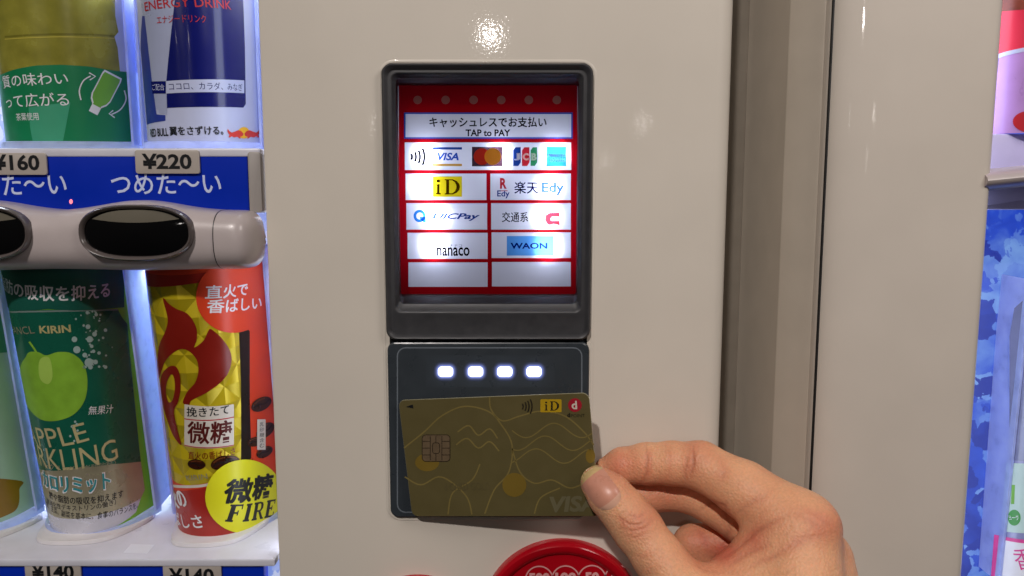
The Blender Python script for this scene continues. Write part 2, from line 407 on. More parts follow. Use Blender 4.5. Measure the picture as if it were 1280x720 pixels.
# ---- button rail
def rail_edge(px):     # top and bottom edge of the rail in the photo
    k = 0
    for c in (170, -30): k = max(k, math.exp(-((px - c) / 62) ** 2))
    return 263 - 13 * k, 337 + 2 * k
RY = .004
def rail_section(px, yproud=.0195, sx=1.):
    t, b = rail_edge(px); x = X0(px, -.008, 300); zt = Z0(t, -.006); zb = Z0(b, -.006); zc = (zt + zb) / 2; hh = (zt - zb) / 2 * sx
    out = []
    for i in range(25):
        a = PI / 2 - PI * i / 24; ca, sa = math.cos(a), math.sin(a)
        out.append((x, RY - yproud * sx * abs(ca) ** .55, zc + hh * math.copysign(abs(sa) ** .8, sa)))
    return out
mb = MB(); mb.loft([rail_section(px) for px in np.linspace(-70, 274, 70)], rail_plastic, closed=False)
rail = mb.build('button_rail', vm, 50)
mb = MB(); secs = []
for i in range(14):
    t = i / 13; px = 276 + 46 * t; k = math.sqrt(max(0, 1 - max(0, (t - .2) / .8) ** 4.5))
    secs.append(rail_section(px, .0205, max(k, .05)))
mb.loft(secs, rail_plastic, closed=False); mb.loft([rail_section(274.0, .0196, 1.004), rail_section(276.2, .0196, 1.004)], black_plastic, closed=False)
mb.build('end_cap', rail, 50)
def button(cx):
    YF = RY - .0195
    c = P(cx, 291, YF - .0016); k = (.35 + YF) / F_PX
    rx, rz = 67 * k, 31.5 * k
    def ring(f, y): return [(c.x + (rx * f + d) * math.copysign(abs(math.cos(a)) ** .8, math.cos(a)), y, c.z + (rz * f + d) * math.copysign(abs(math.sin(a)) ** .8, math.sin(a))) for a in np.linspace(0, 2 * PI, 64, endpoint=False)]
    mb = MB(); R = []
    for d, y in ((.0012, .003), (.0012, -.0008), (.0006, -.0016), (0, -.0013), (-.0006, -.0003), (-.0008, .001)): R.append(ring(1, c.y + y))
    mb.loft(R[::-1], bezel_grey, flip=False)
    d = -.0006; R = []
    for f in (1, .9, .75, .55, .3, .06): R.append(ring(f, c.y + .0006 - .0016 * (1 - f ** 2)))
    mb.loft(R, button_black, cap1=True)
    # paler crescent in the upper part
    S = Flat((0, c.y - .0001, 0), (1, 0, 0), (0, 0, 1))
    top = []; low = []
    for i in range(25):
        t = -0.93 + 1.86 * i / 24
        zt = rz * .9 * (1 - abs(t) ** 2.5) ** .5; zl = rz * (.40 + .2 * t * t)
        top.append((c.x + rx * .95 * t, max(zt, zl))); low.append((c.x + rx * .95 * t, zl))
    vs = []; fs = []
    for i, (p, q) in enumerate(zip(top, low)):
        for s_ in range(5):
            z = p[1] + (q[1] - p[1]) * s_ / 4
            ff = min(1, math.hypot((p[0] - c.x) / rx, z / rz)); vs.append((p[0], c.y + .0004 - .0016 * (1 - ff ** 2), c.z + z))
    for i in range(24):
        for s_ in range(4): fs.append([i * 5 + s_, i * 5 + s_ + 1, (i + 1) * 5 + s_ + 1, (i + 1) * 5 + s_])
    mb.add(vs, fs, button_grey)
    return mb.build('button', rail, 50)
button(170); button(-34)

# ---- red coin plate and return lever
def red_disc(name, cx, cy, rx, ry, prints):
    c = P(cx, cy, 0); k = .35 / F_PX; rx *= k; ry *= k; mb = MB(); R = []
    for f, y in ((1, .003), (1, -.003), (.985, -.0048), (.955, -.0058), (.90, -.0058), (.86, -.0050), (.84, -.0038), (.82, -.0032), (.4, -.0032), (.02, -.0032)):
        R.append([(c.x + rx * f * math.cos(a), y, c.z + ry * f * math.sin(a)) for a in np.linspace(0, 2 * PI, 96, endpoint=False)])
    mb.loft(R, red_plastic, cap1=True)
    S = Flat((0, -.0033, 0), (1, 0, 0), (0, 0, 1))
    for (x, y, rr_, s) in prints:
        mb.ell(S, x, y, rr_, rr_, pink_print, 2, 48, inner=.91)
        mb.text(S, s, (x - 4.4 * len(s), y + 4), (x + 4.4 * len(s), y + 4), 13, pink_print, 2, bold=.05)
    return mb.build(name, vm)
red_disc('coin_plate', 702, 768, 106, 106, [(674, 725, 18, '500'), (707, 724.5, 18, '100'), (740, 724, 18, '50'), (773, 724, 18, '10')])
red_disc('return_lever', 523, 760, 62, 47, [])

# ================================================================== second vending machine
vm2 = thing('vending_machine', (.3, .2, -.9), 'beige neighbouring vending machine on the right, blue ice picture glowing past its door', 'vending machine')
X2 = (P(1043, 0, 0).x + P(1020, 640, 0).x) / 2; X3 = (P(1256, 0, 0).x + P(1206, 720, 0).x) / 2
mb = MB(); r = .010
prof = [(X2, .013)] + [(X2 + .030 * (1 - math.sin(a)), .011 - .0125 * math.cos(a) ** .8) for a in np.linspace(PI / 2, 0, 16)]
prof += [(X2 + .030 + (X3 - X2 - .040) * t, -.0015 - .002 * math.sin(t * PI * .5)) for t in np.linspace(0.08, 1, 12)]
xe, ye = prof[-1]; prof += [(xe + .006 * math.sin(a) + .003, ye + .006 - .006 * math.cos(a)) for a in np.linspace(.15, PI / 2, 7)] + [(xe + .009, .07)]
mb.loft([[(x, y, z) for x, y in prof] for z in np.linspace(ZB, ZT, 12)], enamel2, closed=False); mb.build('door', vm2, 40)
mb = MB(); mb.box((X2 + .0006, .0062, ZB), (X2 + .02, .0135, ZT), rubber, .0004); mb.build('door_gasket', vm2)
mb = MB(); dfp = mat('door_frame_paint', '#bdb3a5', .35, vary=.03)
fp = [(X2 + .04, .0125), (X2, .0125), (X2 - .0006, .0128), (X2 - .0122, .0244), (X2 - .0126, .0252), (X2 - .0126, .5), (X2 + .04, .5)]
mb.loft([[(x, y, z) for x, y in fp] for z in (ZB, ZT)], dfp, True, True, flip=True); mb.build('door_frame', vm2)
mb = MB(); mb.box((XR - .02, .088, ZB), (X2 - .0128, .094, ZT), mat('gap_filler_shade', '#847c71', .5), .0005); mb.build('gap_filler', vm2)  # plate added to hide the gap's dark depth, darkened like the shaded side
mb = MB(); mb.box((X2 + .041, .057, ZB), (X2 + .3, .5, ZT), mat('cabinet_paint', '#b3aa9c', .45, vary=.03), .0015); mb.build('cabinet', vm2)
mb = MB(); mb.plate(X2 + .05, X2 + .3, ZB, ZT, .048, .055, .001, .0005, ice_blue); mb.build('backlight_panel', vm2)
mb = MB(); mb.plate(X3 + .001, X2 + .3, Z0(262, .03), Z0(170, .03), .018, .046, .001, .0008, mat('lilac_plastic', '#b9b4e0', .3)); mb.build('shelf', vm2)
mb = MB(); R = []
for x in np.linspace(X3 - .006, X3 + .12, 20):
    zc = Z0(226, -.005) + .10 * max(0, x - X3 + .006); R.append([(x, .010 - .016 * math.cos(a), zc + .0052 * math.sin(a)) for a in np.linspace(-PI, PI, 24, endpoint=False)])
mb.loft(R, rail_plastic, True, True); mb.build('button_rail', vm2)
area('display_light_tube', (X3 + .004, .022, -.03), (0, -PI / 2, 0), .6, .012, .09, (.72, .8, 1))

# ================================================================== payment terminal
term = thing('payment_terminal', (0.5 * (TX0 + TX1), 0, TZ0), 'dark grey cashless payment terminal with a glowing red and white sign and four white lights', 'payment terminal')
mb = MB()
def rrp(x0, y0, x1, y1, r, Y): # px rectangle measured at depth Y
    return [(x, Y, z) for x, z in rrect(P(x0, (y0 + y1) / 2, Y).x, Z0(y1, Y), P(x1, (y0 + y1) / 2, Y).x, Z0(y0, Y), r, 8)]
SY = .013
sg = (499.5, 107, 720.5, 367)
def ringw(i, y, r, ib=None):
    ib = i if ib is None else ib
    return [(x, y, z) for x, z in rrect(TX0 + i, TZM + .0006 + ib, TX1 - i, TZ1 - i, r, 8)]
rings = [ringw(0, .004, .005), ringw(0, -.0022, .005), ringw(.0003, -.0034, .0048), ringw(.0010, -.0040, .0044), ringw(.0018, -.0036, .004),
         ringw(.0026, -.0022, .0035), ringw(.0032, -.0020, .0034, .0118), ringw(.0040, -.0024, .0032, .0128), ringw(.0046, -.0022, .003, .0136), ringw(.0050, -.0012, .0028, .0142),
         ringw(.0062, .0002, .0024, .0170), rrp(sg[0] - 3, sg[1] - 4, sg[2] + 3, sg[3] + 5, .0026, .0035), rrp(sg[0] - 1.5, sg[1] - 1, sg[2] + 1.5, sg[3] + 2.2, .0016, .0055), rrp(sg[0] - .3, sg[1] - .3, sg[2] + .3, sg[3] + .3, .0008, SY + .0005)]
mb.loft(rings[:11], dark_plastic); mb.loft(rings[10:], mat('recess_plastic', '#17171a', .4, vary=.05))
bezel = mb.build('sign_bezel', term, 50)
# backlit sign
S = Flat((0, SY, 0), (1, 0, 0), (0, 0, 1)); mb = MB()
shw = sheet('sign_white', '#9a9aa8', .5, .12, tcol='#c4c4d0')
mb.poly(S, [(sg[0] - 2, sg[1] - 2), (sg[2] + 2, sg[1] - 2), (sg[2] + 2, sg[3] + 2), (sg[0] - 2, sg[3] + 2)], shw, 0)
iR = ink('ink_red', '#c8101e'); iK = ink('ink_black', '#15151c'); iB = ink('ink_blue', '#2c58b8'); iN = ink('ink_navy', '#22448f')
iY = ink('ink_yellow', '#f2dc20'); iG = ink('ink_gold', '#dca848'); iGr = ink('ink_green', '#3a9a62'); iC = ink('ink_card_red', '#d8303c'); iO = ink('ink_orange', '#f0a030')
iL = ink('ink_light_blue', '#6cb4ee'); iD = ink('ink_brown', '#5a4410'); iT = ink('ink_tan', '#c4705c'); iV = ink('ink_azure', '#2a86d8')
cells = [(505, 140.5, 716, 173.5), (506, 178, 714, 212.5), (507, 217, 608, 250), (613, 217, 713.5, 250), (508, 254, 609, 287), (614, 254, 713.5, 287),
         (509.5, 291, 609.5, 323.5), (614.5, 290.5, 713.5, 322.5), (510.5, 328, 609.5, 358.5), (615, 327.5, 713.5, 358)]
holes = [[(c[0], c[3]), (c[2], c[3]), (c[2], c[1]), (c[0], c[1])] for c in cells]
dots = [[(x + 5.4 * math.cos(-a), 125 + 5.4 * math.sin(-a)) for a in np.linspace(0, 2 * PI, 20, endpoint=False)] for x in (522, 557, 592, 626.5, 661, 696)]
mb.poly(S, [(sg[0] - 1, sg[1] - 1), (sg[2] + 1, sg[1] - 1), (sg[2] + 1, sg[3] + 1), (sg[0] - 1, sg[3] + 1)], iR, 1, holes + dots)
for d in dots: mb.poly(S, d[::-1], iT, 1)
mb.rr(S, 505, 140.5, 716, 173.5, .3, iB, 2, line=2.0)
mb.text(S, 'キャッシュレスでお支払い', (537, 159), (683, 159), 12.6, iK, 2, bold=.022)
mb.text(S, 'TAP to PAY', (582, 170.5), (638, 170.5), 8.8, iK, 2, bold=.03)
arc_icon(mb, S, 506.5, 196, (8.5, 13.5, 18.5, 24), .45, 2.8, iK, 2)
mb.rr(S, 541, 184, 577.5, 187, .2, iN, 2); mb.rr(S, 540.5, 204.8, 577.5, 207.6, .2, iG, 2); mb.text(S, 'VISA', (547, 200.5), (573.5, 200.5), 9.6, iB, 2, bold=.035, shear=.25)
mb.rr(S, 590, 183.5, 628.5, 208, .3, ink('ink_maroon', '#4a3038'), 2, line=None)
for x, m_ in ((602.5, iC), (616, iO)): mb.ell(S, x, 195.8, 10.4, 10.4, sheet('logo_red', '#e0382a', .6) if m_ is iC else sheet('logo_orange', '#f6ae3c', .6), 3 if m_ is iC else 4, 32)
for x0, x1, m_, ch in ((641.5, 651, iN, 'J'), (652.5, 661.8, iC, 'C'), (663.2, 671.5, iGr, 'B')):
    mb.poly(S, [(x0, 207.5), (x0, 188), (x0 + 3, 184), (x1, 184), (x1, 203), (x1 - 3, 207.5)], m_, 2)
    mb.text(S, ch, (x0 + 1.2, 200.5), (x1 - 1, 200.5), 9, sheet('logo_white', '#f4f4fa', .5), 4, bold=.05)
mb.rr(S, 683, 183, 708, 208, .3, iV, 2)
mb.text(S, 'AMERICAN', (684.5, 196.5), (706.5, 196.5), 4.2, MATS['logo_white'], 4, bold=.02); mb.text(S, 'EXPRESS', (687.5, 202.5), (706.5, 202.5), 4.2, MATS['logo_white'], 4, bold=.02)
mb.rr(S, 541, 220.5, 577.5, 246, .3, iY, 2)
def id_logo(mb, S, x0, x1, y0, y1, m, lay):
    w = x1 - x0; h = y1 - y0; q = lambda u, v: (x0 + u * w, y0 + v * h)
    mb.poly(S, [q(.05, 1), q(.05, .93), q(.10, .90), q(.10, .42), q(.05, .38), q(.05, .34), q(.2, .32), q(.2, .90), q(.25, .93), q(.25, 1)], m, lay)
    mb.ell(S, *q(.15, .12), .075 * w, .10 * h, m, lay, 16)
    mb.poly(S, [q(.40, 1), q(.40, .95), q(.46, .92), q(.46, .08), q(.40, .05), q(.40, 0), q(.72, 0), q(.88, .12), q(.98, .32), q(1, .5), q(.98, .68), q(.88, .88), q(.72, 1)], m, lay,
            holes=[[q(.58, .92), q(.70, .92), q(.8, .8), q(.85, .62), q(.86, .5), q(.85, .38), q(.8, .2), q(.70, .08), q(.58, .08)]])
id_logo(mb, S, 543, 575, 224, 243, iD, 3)
mb.text(S, 'R', (625, 236), (633.5, 236), 13.5, iC, 2, bold=.04); mb.rr(S, 624, 238, 634.5, 239, .1, iC, 2); mb.text(S, 'Edy', (621.5, 248), (637, 248), 10, iN, 2, bold=.02)
mb.text(S, '楽天', (643, 242), (673, 242), 15, iB, 2, bold=.012); mb.text(S, 'Edy', (677, 244), (705, 244), 16, iB, 2, bold=.03)
mb.ell(S, 524.5, 270, 7.6, 7.8, iV, 2, 36, inner=.56); mb.poly(S, [(525, 271), (532.5, 271), (532.5, 278), (529.5, 278), (525, 273.5)], iV, 3)
mb.text(S, 'UICPay', (541, 276), (600, 276), 9.5, iN, 2, shear=.35, bold=.03)
mb.text(S, '交通系', (627.5, 277.5), (660, 277.5), 12.5, iK, 2, bold=.01)
mb.poly(S, [(699.5, 265.5), (687, 266), (682, 269), (681, 275), (684, 280), (687, 281.5), (692, 280), (699.5, 281.5), (699.5, 276), (689, 276), (688, 273.5), (690, 271), (699.5, 271)], iC, 2)
mb.text(S, 'nanaco', (546, 320), (587, 320), 11, iK, 2, bold=.02); mb.text(S, 'ナナコ', (562, 308.3), (577.5, 308.3), 3, iK, 2)
mb.rr(S, 633.5, 295, 692, 319.5, .3, iL, 2); mb.text(S, 'WAON', (638, 311), (684, 311), 7.5, iN, 3, bold=.03)
mb.build('sign', term)
# housing behind the sign and its lamps
mb = MB(); x0, x1, z0, z1 = P(sg[0] - 4, 237, SY).x, P(sg[2] + 4, 237, SY).x, Z0(sg[3] + 4, SY), Z0(sg[1] - 4, SY)
hw = mat('housing_grey', '#3a3a40', .7)
v = [(x, y, z) for y in (SY + .0008, .0485) for x, z in ((x0, z0), (x1, z0), (x1, z1), (x0, z1))]
mb.add(v, [[0, 1, 5, 4], [1, 2, 6, 5], [2, 3, 7, 6], [3, 0, 4, 7], [4, 5, 6, 7]], hw, smooth=False); mb.build('sign_housing', term)
def sign_led(px, py, w, y=.0088):
    p = P(px, py, SY + y); o = lamp('sign_lamp', p, w * .085, .002, (.74, .82, 1)); attach(o, term)
    d = bpy.data.lights.new('sign_lamp', 'SPOT'); d.energy = w; d.shadow_soft_size = .0015; d.color = (.84, .89, 1); d.spot_size = math.radians(96); d.spot_blend = .85
    o = bpy.data.objects.new('sign_lamp', d); COL.objects.link(o); o.location = p; o.rotation_euler = (-PI / 2, 0, 0); attach(o, term)
for px, py, w in ((535, 196, 1.0), (624, 196, .9), (694, 194, 1.0), (533, 233, 1.0), (686, 234, 1.0), (547, 270, 1.0), (683, 270, 1.0), (545, 307, 1.0), (684, 307, 1.0)):
    sign_led(px, py, .21 * w)
# reader
mb = MB(); xa, xb, za, zb = TX0 + .0002, TX1 - .0002, TZ0 + .0003, TZM - .0004
wx0, wx1, wz0, wz1 = X0(531, -.002), X0(694, -.002), Z0(484, -.002), Z0(444, -.002)
R = []
for ins, y in ((0, .004), (0, -.0010), (.0003, -.0017), (.0009, -.0020)): R.append([(x, y, z) for x, z in rrect(xa + ins, za + ins, xb - ins, zb - ins, .0042 - ins, 8)])
mb.loft(R, slate_plastic)
SR = Flat((0, -.0020, 0), (1, 0, 0), (0, 0, 1))
o_ = [(p[0], p[2]) for p in R[-1]]
mb.poly(SR, o_, slate_plastic, 0, [[(wx0, wz0), (wx0, wz1), (wx1, wz1), (wx1, wz0)]], raw=True)
mb.rr(SR, 496, 434, 728, 641, 11, groove_grey, 1, line=1.5)
v = [(x, y, z) for y in (-.0020, .0065) for x, z in ((wx0, wz0), (wx1, wz0), (wx1, wz1), (wx0, wz1))]
mb.add(v, [[0, 1, 5, 4], [1, 2, 6, 5], [2, 3, 7, 6], [3, 0, 4, 7], [4, 5, 6, 7]], black_plastic, smooth=False)
mb.build('reader_pad', term)
smoke = sheet('smoked_window', '#3a4046', .12, .3)
mb = MB(); mb.poly(SR, [(wx0, wz0), (wx1, wz0), (wx1, wz1), (wx0, wz1)], smoke, 0, raw=True); win = mb.build('light_window', term)
led2 = emis('led_core', '#eef2ff', 2.2)
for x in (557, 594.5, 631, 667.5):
    mb = MB(); mb.rr(SR, x - 9.4, 458.0, x + 9.4, 470.8, 4.8, led2, 5)      # bright core; stepped glowing rims imitate the halo around it
    for k_, (g_, st) in enumerate(((1.1, .8), (2.2, .42), (3.3, .2), (4.4, .09), (5.6, .035))): mb.rr(SR, x - 9.4 - g_, 458.0 - g_, x + 9.4 + g_, 470.8 + g_, 4.8 + g_, emis('led_halo_%d' % k_, '#93a6ff', st, (.03, .035, .045, 1)), 4 - k_ * .6)
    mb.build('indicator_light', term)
    o = lamp('indicator_lamp', P(x, 464.5, -.0002), .005, .0008, (.75, .82, 1)); attach(o, term)
mb = MB(); mb.box((xa, .0015, TZM - .0012), (xb, .003, TZM + .0012), rubber, .0003); mb.build('seam', term)

# ================================================================== price tags
SLOT = .0025
def price_tag(x0, y0, x1, y1, body, tx0, tx1, ty, th, label, rot=0):
    mb = MB(); mb.plate(P(x0, y0, SLOT).x, P(x1, y0, SLOT).x, Z0(y1, SLOT), Z0(y0, SLOT), SLOT, SLOT + .0009, .0012, .0002, tag_grey)
    mb.text(Flat((0, SLOT, 0), (1, 0, 0), (0, 0, 1)), body, (tx0, ty), (tx1, ty), th, black_i, 2, bold=.03)
    o = mb.build('price_tag'); tag(o, label, 'price tag', 'price tags on the blue strips'); return o
price_tag(-24, 191, 57, 218.5, '¥160', -9, 50, 213, 20, 'grey price tag reading 160 yen on the upper blue strip')
price_tag(168, 187.5, 248.5, 217, '¥220', 178, 240, 211.5, 19.5, 'grey price tag reading 220 yen beside the white door')
price_tag(30, 702.5, 100, 730, '¥140', 40, 93, 724, 19, 'grey 140 yen price tag below the green apple can')
price_tag(203, 706, 276, 734, '¥140', 212, 268, 729, 19, 'grey 140 yen price tag below the gold and red coffee can')

# ================================================================== drink samples
def sleeve(mb, S, v0, v1, pxR, pyR, m, uL=None):
    S.u1 = S.uv(pxR, pyR)[0] if pxR < 1280 else S.R * 1.2; S.u0 = uL if uL is not None else -S.u1
    us = [S.u0] + [n[0] for n in S.nodes if S.u0 < n[0] < S.u1] + [S.u1]
    vsl = list(np.linspace(v0, v1, 12)); n = len(us)
    mb.add([S.pt(u, v) for v in vsl for u in us], [[j * n + i, j * n + i + 1, (j + 1) * n + i + 1, (j + 1) * n + i] for j in range(len(vsl) - 1) for i in range(n - 1)], m, [(u, v) for v in vsl for u in us])
def tray(parent, S, v0, v1, front=.006, back=.022):
    """frosted clear plastic holder: two side walls and a foot"""
    mb = MB()
    for u, sg_ in ((S.u0, -1), (S.u1, 1)):
        vs = []
        for x in (.0004, .0016):
            for v in (v0 - .001, v1):
                for h in (-back, front if v != v1 else front * .4): vs.append(S.pt(u, v) + S.ex * (sg_ * x) + S.n * h)
        f_ = [[0, 1, 3, 2], [4, 6, 7, 5], [0, 4, 5, 1], [2, 3, 7, 6], [1, 5, 7, 3], [0, 2, 6, 4]]
        mb.add(vs, [f if sg_ > 0 else f[::-1] for f in f_], frost, smooth=False)
    R2 = []; us = [S.u0] + [n[0] for n in S.nodes if S.u0 < n[0] < S.u1] + [S.u1]
    for dv, h in ((-.004, .0004), (-.004, .0020), (-.0015, .0024), (.0006, .0018), (.0010, .0004)): R2.append([S.pt(u, v0 + dv, h) for u in us])
    mb.loft(R2, frost, closed=False)
    return mb.build('clear_tray', parent)
def pad(parent, S, v0, zf):
    """white locating foot on the shelf"""
    c = S.pt(0, v0); w = S.R * .98
    prof = [(-w, .03), (-w * .93, .006), (-w * .55, -.0075), (w * .45, -.0075), (w * .95, .004), (w * 1.05, .03)]
    mb = MB(); q = spline([(p[0], p[1]) for p in prof], True, 4)
    R = []
    for f, z in ((1, 0), (1, .0014), (.985, .002), (.96, .0022)): R.append([(c.x + x * f, c.y + y * f, zf + .0002 + z) for x, y in q])
    mb.loft(R, white_plastic, cap1=True); return mb.build('foot', parent)

wp = mat('card_white', '#bcc3e0', .4, vary=.02)
# ---- tea bottle
S = Omega(74, 90, .038, .0262, 4); v1 = S.uv(74, -30)[1]; v0 = S.uv(74, 179)[1]
tea = mat('tea_print', '#8c8834', .25, vary=.22, scale=90); tea_d = mat('tea_print_dark', '#726e26', .25, vary=.15, scale=90)
grn = mat('tea_green', '#0f7b4d', .35, vary=.03); grl = mat('tea_pale_green', '#3f9c78', .35); wht = white_w; lime = mat('icon_lime', '#6fae3c', .35)
t1 = thing('bottle_sample', S.pt(0, v0), 'sample of a tea bottle, olive above a green label, left on the upper shelf', 'drink sample', 'drink samples in the displays')
mb = MB(); sleeve(mb, S, v0, v1, 166, 130, tea)
mb.line(S, [(6, 46), (40, 43.5), (80, 42.5), (120, 43.5), (143, 45)], 2.2, tea_d, 1); mb.line(S, [(6, 49), (40, 47), (80, 46), (120, 47), (143, 48)], 1.2, mat('tea_hi', '#bdb04a', .25), 1)
mb.poly(S, [(143, -30), (190, -30), (190, 92), (150, 90), (147, 60), (143, 46), (148, 40), (144, 20)], wp, 1)
mb.poly(S, [(-30, 96), (5, 92), (22, 86), (45, 82), (75, 81), (110, 83), (140, 88), (168, 91), (172, 181), (130, 183), (60, 184), (14, 182), (-30, 180)], grn, 2)
mb.poly(S, [(36, 134), (88, 128), (82, 160), (78, 180), (42, 181), (38, 160)], grl, 3)
mb.text(S, '質の味わい', (29.5, 108), (86, 106), 16, wht, 4, bold=.004, fr=(.4, 1)); mb.text(S, 'って広がる', (33, 134), (87, 132.5), 17, wht, 4, bold=.004, fr=(.4, 1)); mb.text(S, '茶葉使用', (34, 150.5), (49, 150), 9.5, wht, 4, fr=(.5, 1))
def rp(pts, cx, cy, a, s=1): return [(cx + s * (x * math.cos(a) - y * math.sin(a)), cy + s * (x * math.sin(a) + y * math.cos(a))) for x, y in pts]
bt = [(-11, -24), (11, -24), (12, -20), (12, 6), (10, 12), (5.5, 17), (5.5, 22), (-5.5, 22), (-5.5, 17), (-10, 12), (-12, 6), (-12, -20)]
mb.poly(S, rp(bt, 129, 116, .48, 1.1), wht, 4); mb.poly(S, rp([(x * .88, y * .9 - .3) for x, y in bt], 129, 116, .48, 1.1), lime, 5); mb.poly(S, rp([(-5.5, 17), (5.5, 17), (5.5, 26), (-5.5, 26)], 129, 116, .48, 1.1), wht, 6)
mb.line(S, [(101, 125), (99, 113), (104, 101), (113, 95)], 1.6, wht, 4); mb.line(S, [(111, 91), (119, 95.5), (112, 100)], 1.6, wht, 4, smooth=False)
mb.line(S, [(155, 113), (157, 125), (150, 137), (139, 143)], 1.6, wht, 4); mb.line(S, [(141, 138), (136, 142), (143, 147)], 1.6, wht, 4, smooth=False)
mb.build('printed_sleeve', t1); tray(t1, S, v0, v1)

# ---- energy drink can
S = Omega(243, 80, .036, .0243, 3); v1 = S.uv(243, -30)[1]; v0 = S.uv(243, 179)[1]
nav = mat('can_navy', '#0b1362', .22, vary=.05, coat=.3); sil = mat('can_silver', '#b3bcdc', .3, metal=.2, vary=.05); redt = mat('print_red', '#b8202c', .4)

t2 = thing('can_sample', S.pt(0, v0), 'sample of a navy and silver energy drink can with a red bull emblem on white', 'drink sample', 'drink samples in the displays')
mb = MB(); sleeve(mb, S, v0, v1, 324, 100, wp)
mb.poly(S, [(150, -20), (222, -20), (212, 60), (208, 102), (209, 135), (196, 137), (190, 130), (184, 80), (176, 0)], sil, 1)
mb.poly(S, [(221, -20), (303, -20), (306, 60), (307, 130), (304, 134.5), (209, 135), (208, 102), (212, 60)], nav, 2)
mb.poly(S, [(208, 101.5), (305, 100.5), (305, 116.5), (208, 117)], wp, 3); mb.poly(S, [(189, 102), (207.5, 101.5), (207.5, 117), (191, 117)], nav, 3)
mb.poly(S, [(178, 20), (181, 20), (190, 100), (196, 143), (207, 144), (207, 151), (184, 156), (176, 60)], mat('edge_blue', '#2a3c96', .35), 2)
mb.text(S, 'ENERGY DRINK', (182, 14.5), (289, 12.5), 11.5, redt, 4, bold=.006); mb.text(S, 'エナジードリンク', (197, 30), (258, 28.5), 9.5, redt, 4)
mb.text(S, 'ココロ、カラダ、みなぎ', (212, 113), (303, 114), 9.5, nav, 4); mb.text(S, 'ご配合', (191, 113), (206, 113), 8, wp, 4)
mb.poly(S, [(196, 118), (208, 118), (209, 143), (199, 141)], sil, 3)
mb.text(S, 'RED BULL', (189, 171.5), (211, 170), 10, black_i, 4, bold=.02); mb.text(S, '翼をさずける。', (213, 169.5), (279, 168.5), 11, black_i, 4, bold=.02)
yel = mat('emblem_yellow', '#f0b820', .4); rd2 = mat('emblem_red', '#d2382a', .4)
mb.ell(S, 304.5, 166, 7.2, 7.2, yel, 3, 28)
bull = [(0, 0), (-3, -3.4), (-7, -4.2), (-11, -2.4), (-15, -1.2), (-18, -3.2), (-20, -6), (-20.4, -3), (-19, .2), (-17.5, 1.5), (-19, 4.5), (-17.4, 5), (-15, 3.4), (-12, 4.8), (-8, 4), (-5, 6.2), (-3.4, 6), (-4.2, 4), (-1, 3)]
for sgn in (1, -1): mb.poly(S, [(304.5 + sgn * (x - .6) * .98, 167 + y) for x, y in bull][::1], rd2, 4)
mb.build('printed_sleeve', t2); tray(t2, S, v0, v1)

# ---- apple soda can
S = Omega(104, 500, .040, .0252, 9); v1 = S.uv(80, 325)[1]; v0 = S.uv(112, 668)[1]
dg = mat('apple_can_green', '#16634f', .28, metal=.15, vary=.08, coat=.3); hdr = mat('header_green', '#15594b', .4); gold = mat('can_gold', '#a8a288', .3, metal=.35, vary=.1)
bg_ = mat('card_lime', '#7fc02a', .4, vary=.05); ap = mat('apple_lime', '#86b838', .35, vary=.12, scale=130); aps = mat('apple_hi', '#a9cf5a', .4); teal = mat('print_teal', '#2c8f98', .4)
can_w = mat('can_base', '#cfd0dc', .25, metal=.3); cream = mat('print_cream', '#cbbf8e', .35, metal=.2)
t3 = thing('can_sample', S.pt(0, v0), 'sample of a dark green apple soda can with a lime apple, lower shelf', 'drink sample', 'drink samples in the displays')
mb = MB(); sleeve(mb, S, v0, v1, 179, 500, bg_)
edge = [(148, 386), (152, 396), (160, 404), (163, 440), (170, 500), (177, 560), (183, 612), (180, 622), (168, 640), (158, 652)]
uR = S.R * PI / 2
def sub(pts): return pts
mb.poly(S, [(-10, 388)] + [(x, 387) for x in (20, 60, 100, 130)] + [(147, 386), (152, 396), (159, 405), (162, 440), (168, 500), (174, 560), (176, 577), (140, 580), (100, 584), (60, 588), (35, 588)], dg, 1)
mb.poly(S, [(36, 588), (60, 588), (100, 584), (140, 580), (176, 577), (181, 612), (176, 623), (130, 642), (100, 648), (70, 646), (45, 640)], gold, 1)
mb.poly(S, [(45, 640), (70, 646), (100, 648), (130, 642), (176, 623), (170, 640), (150, 655), (112, 672), (70, 668), (50, 660)], can_w, 1)
mb.poly(S, [(-10, 322), (155, 318), (155, 384), (60, 386), (-10, 387)], hdr, 3)
mb.text(S, '脂肪の吸収を抑える', (31, 373), (137, 371), 19, wht, 4, bold=.02, fr=(.333, 1))
mb.line(S, [(-5, 390), (60, 389), (110, 388), (147, 387)], 2, mat('rim_grey', '#7a8c88', .3), 2)
mb.text(S, 'FANCL', (19.5, 417.5), (44, 416.5), 8.5, gold, 3, fr=(.2, 1)); mb.text(S, 'KIRIN', (50, 416.5), (89, 415), 9.5, mat('print_khaki', '#b6ad78', .35), 3, bold=.03)
mb.poly(S, [(37, 440), (32, 447), (27, 455), (24, 468), (25, 485), (33, 505), (45, 520), (58, 526), (75, 525), (92, 518), (104, 504), (109, 486), (108, 465), (101, 450), (88, 441), (72, 440), (58, 444), (48, 440)], ap, 3, smooth=True)
mb.line(S, [(47, 442), (42, 434), (37, 427)], 2.4, ap, 4); mb.poly(S, [(50, 450), (62, 447), (66, 470), (60, 480), (50, 472)], aps, 4, smooth=True)
for _ in range(46):
    t = random.random(); x = 114 + random.gauss(0, 9) + 4 * (1 - t); y = 389 + 70 * random.random() ** 1.1; rr_ = random.choice((.8, 1, 1.3, 1.6, 2.2, 3)); mb.ell(S, min(x, 140), y, rr_, rr_, mat('bubble_white', '#9fb8b4', .3), 3, 12)
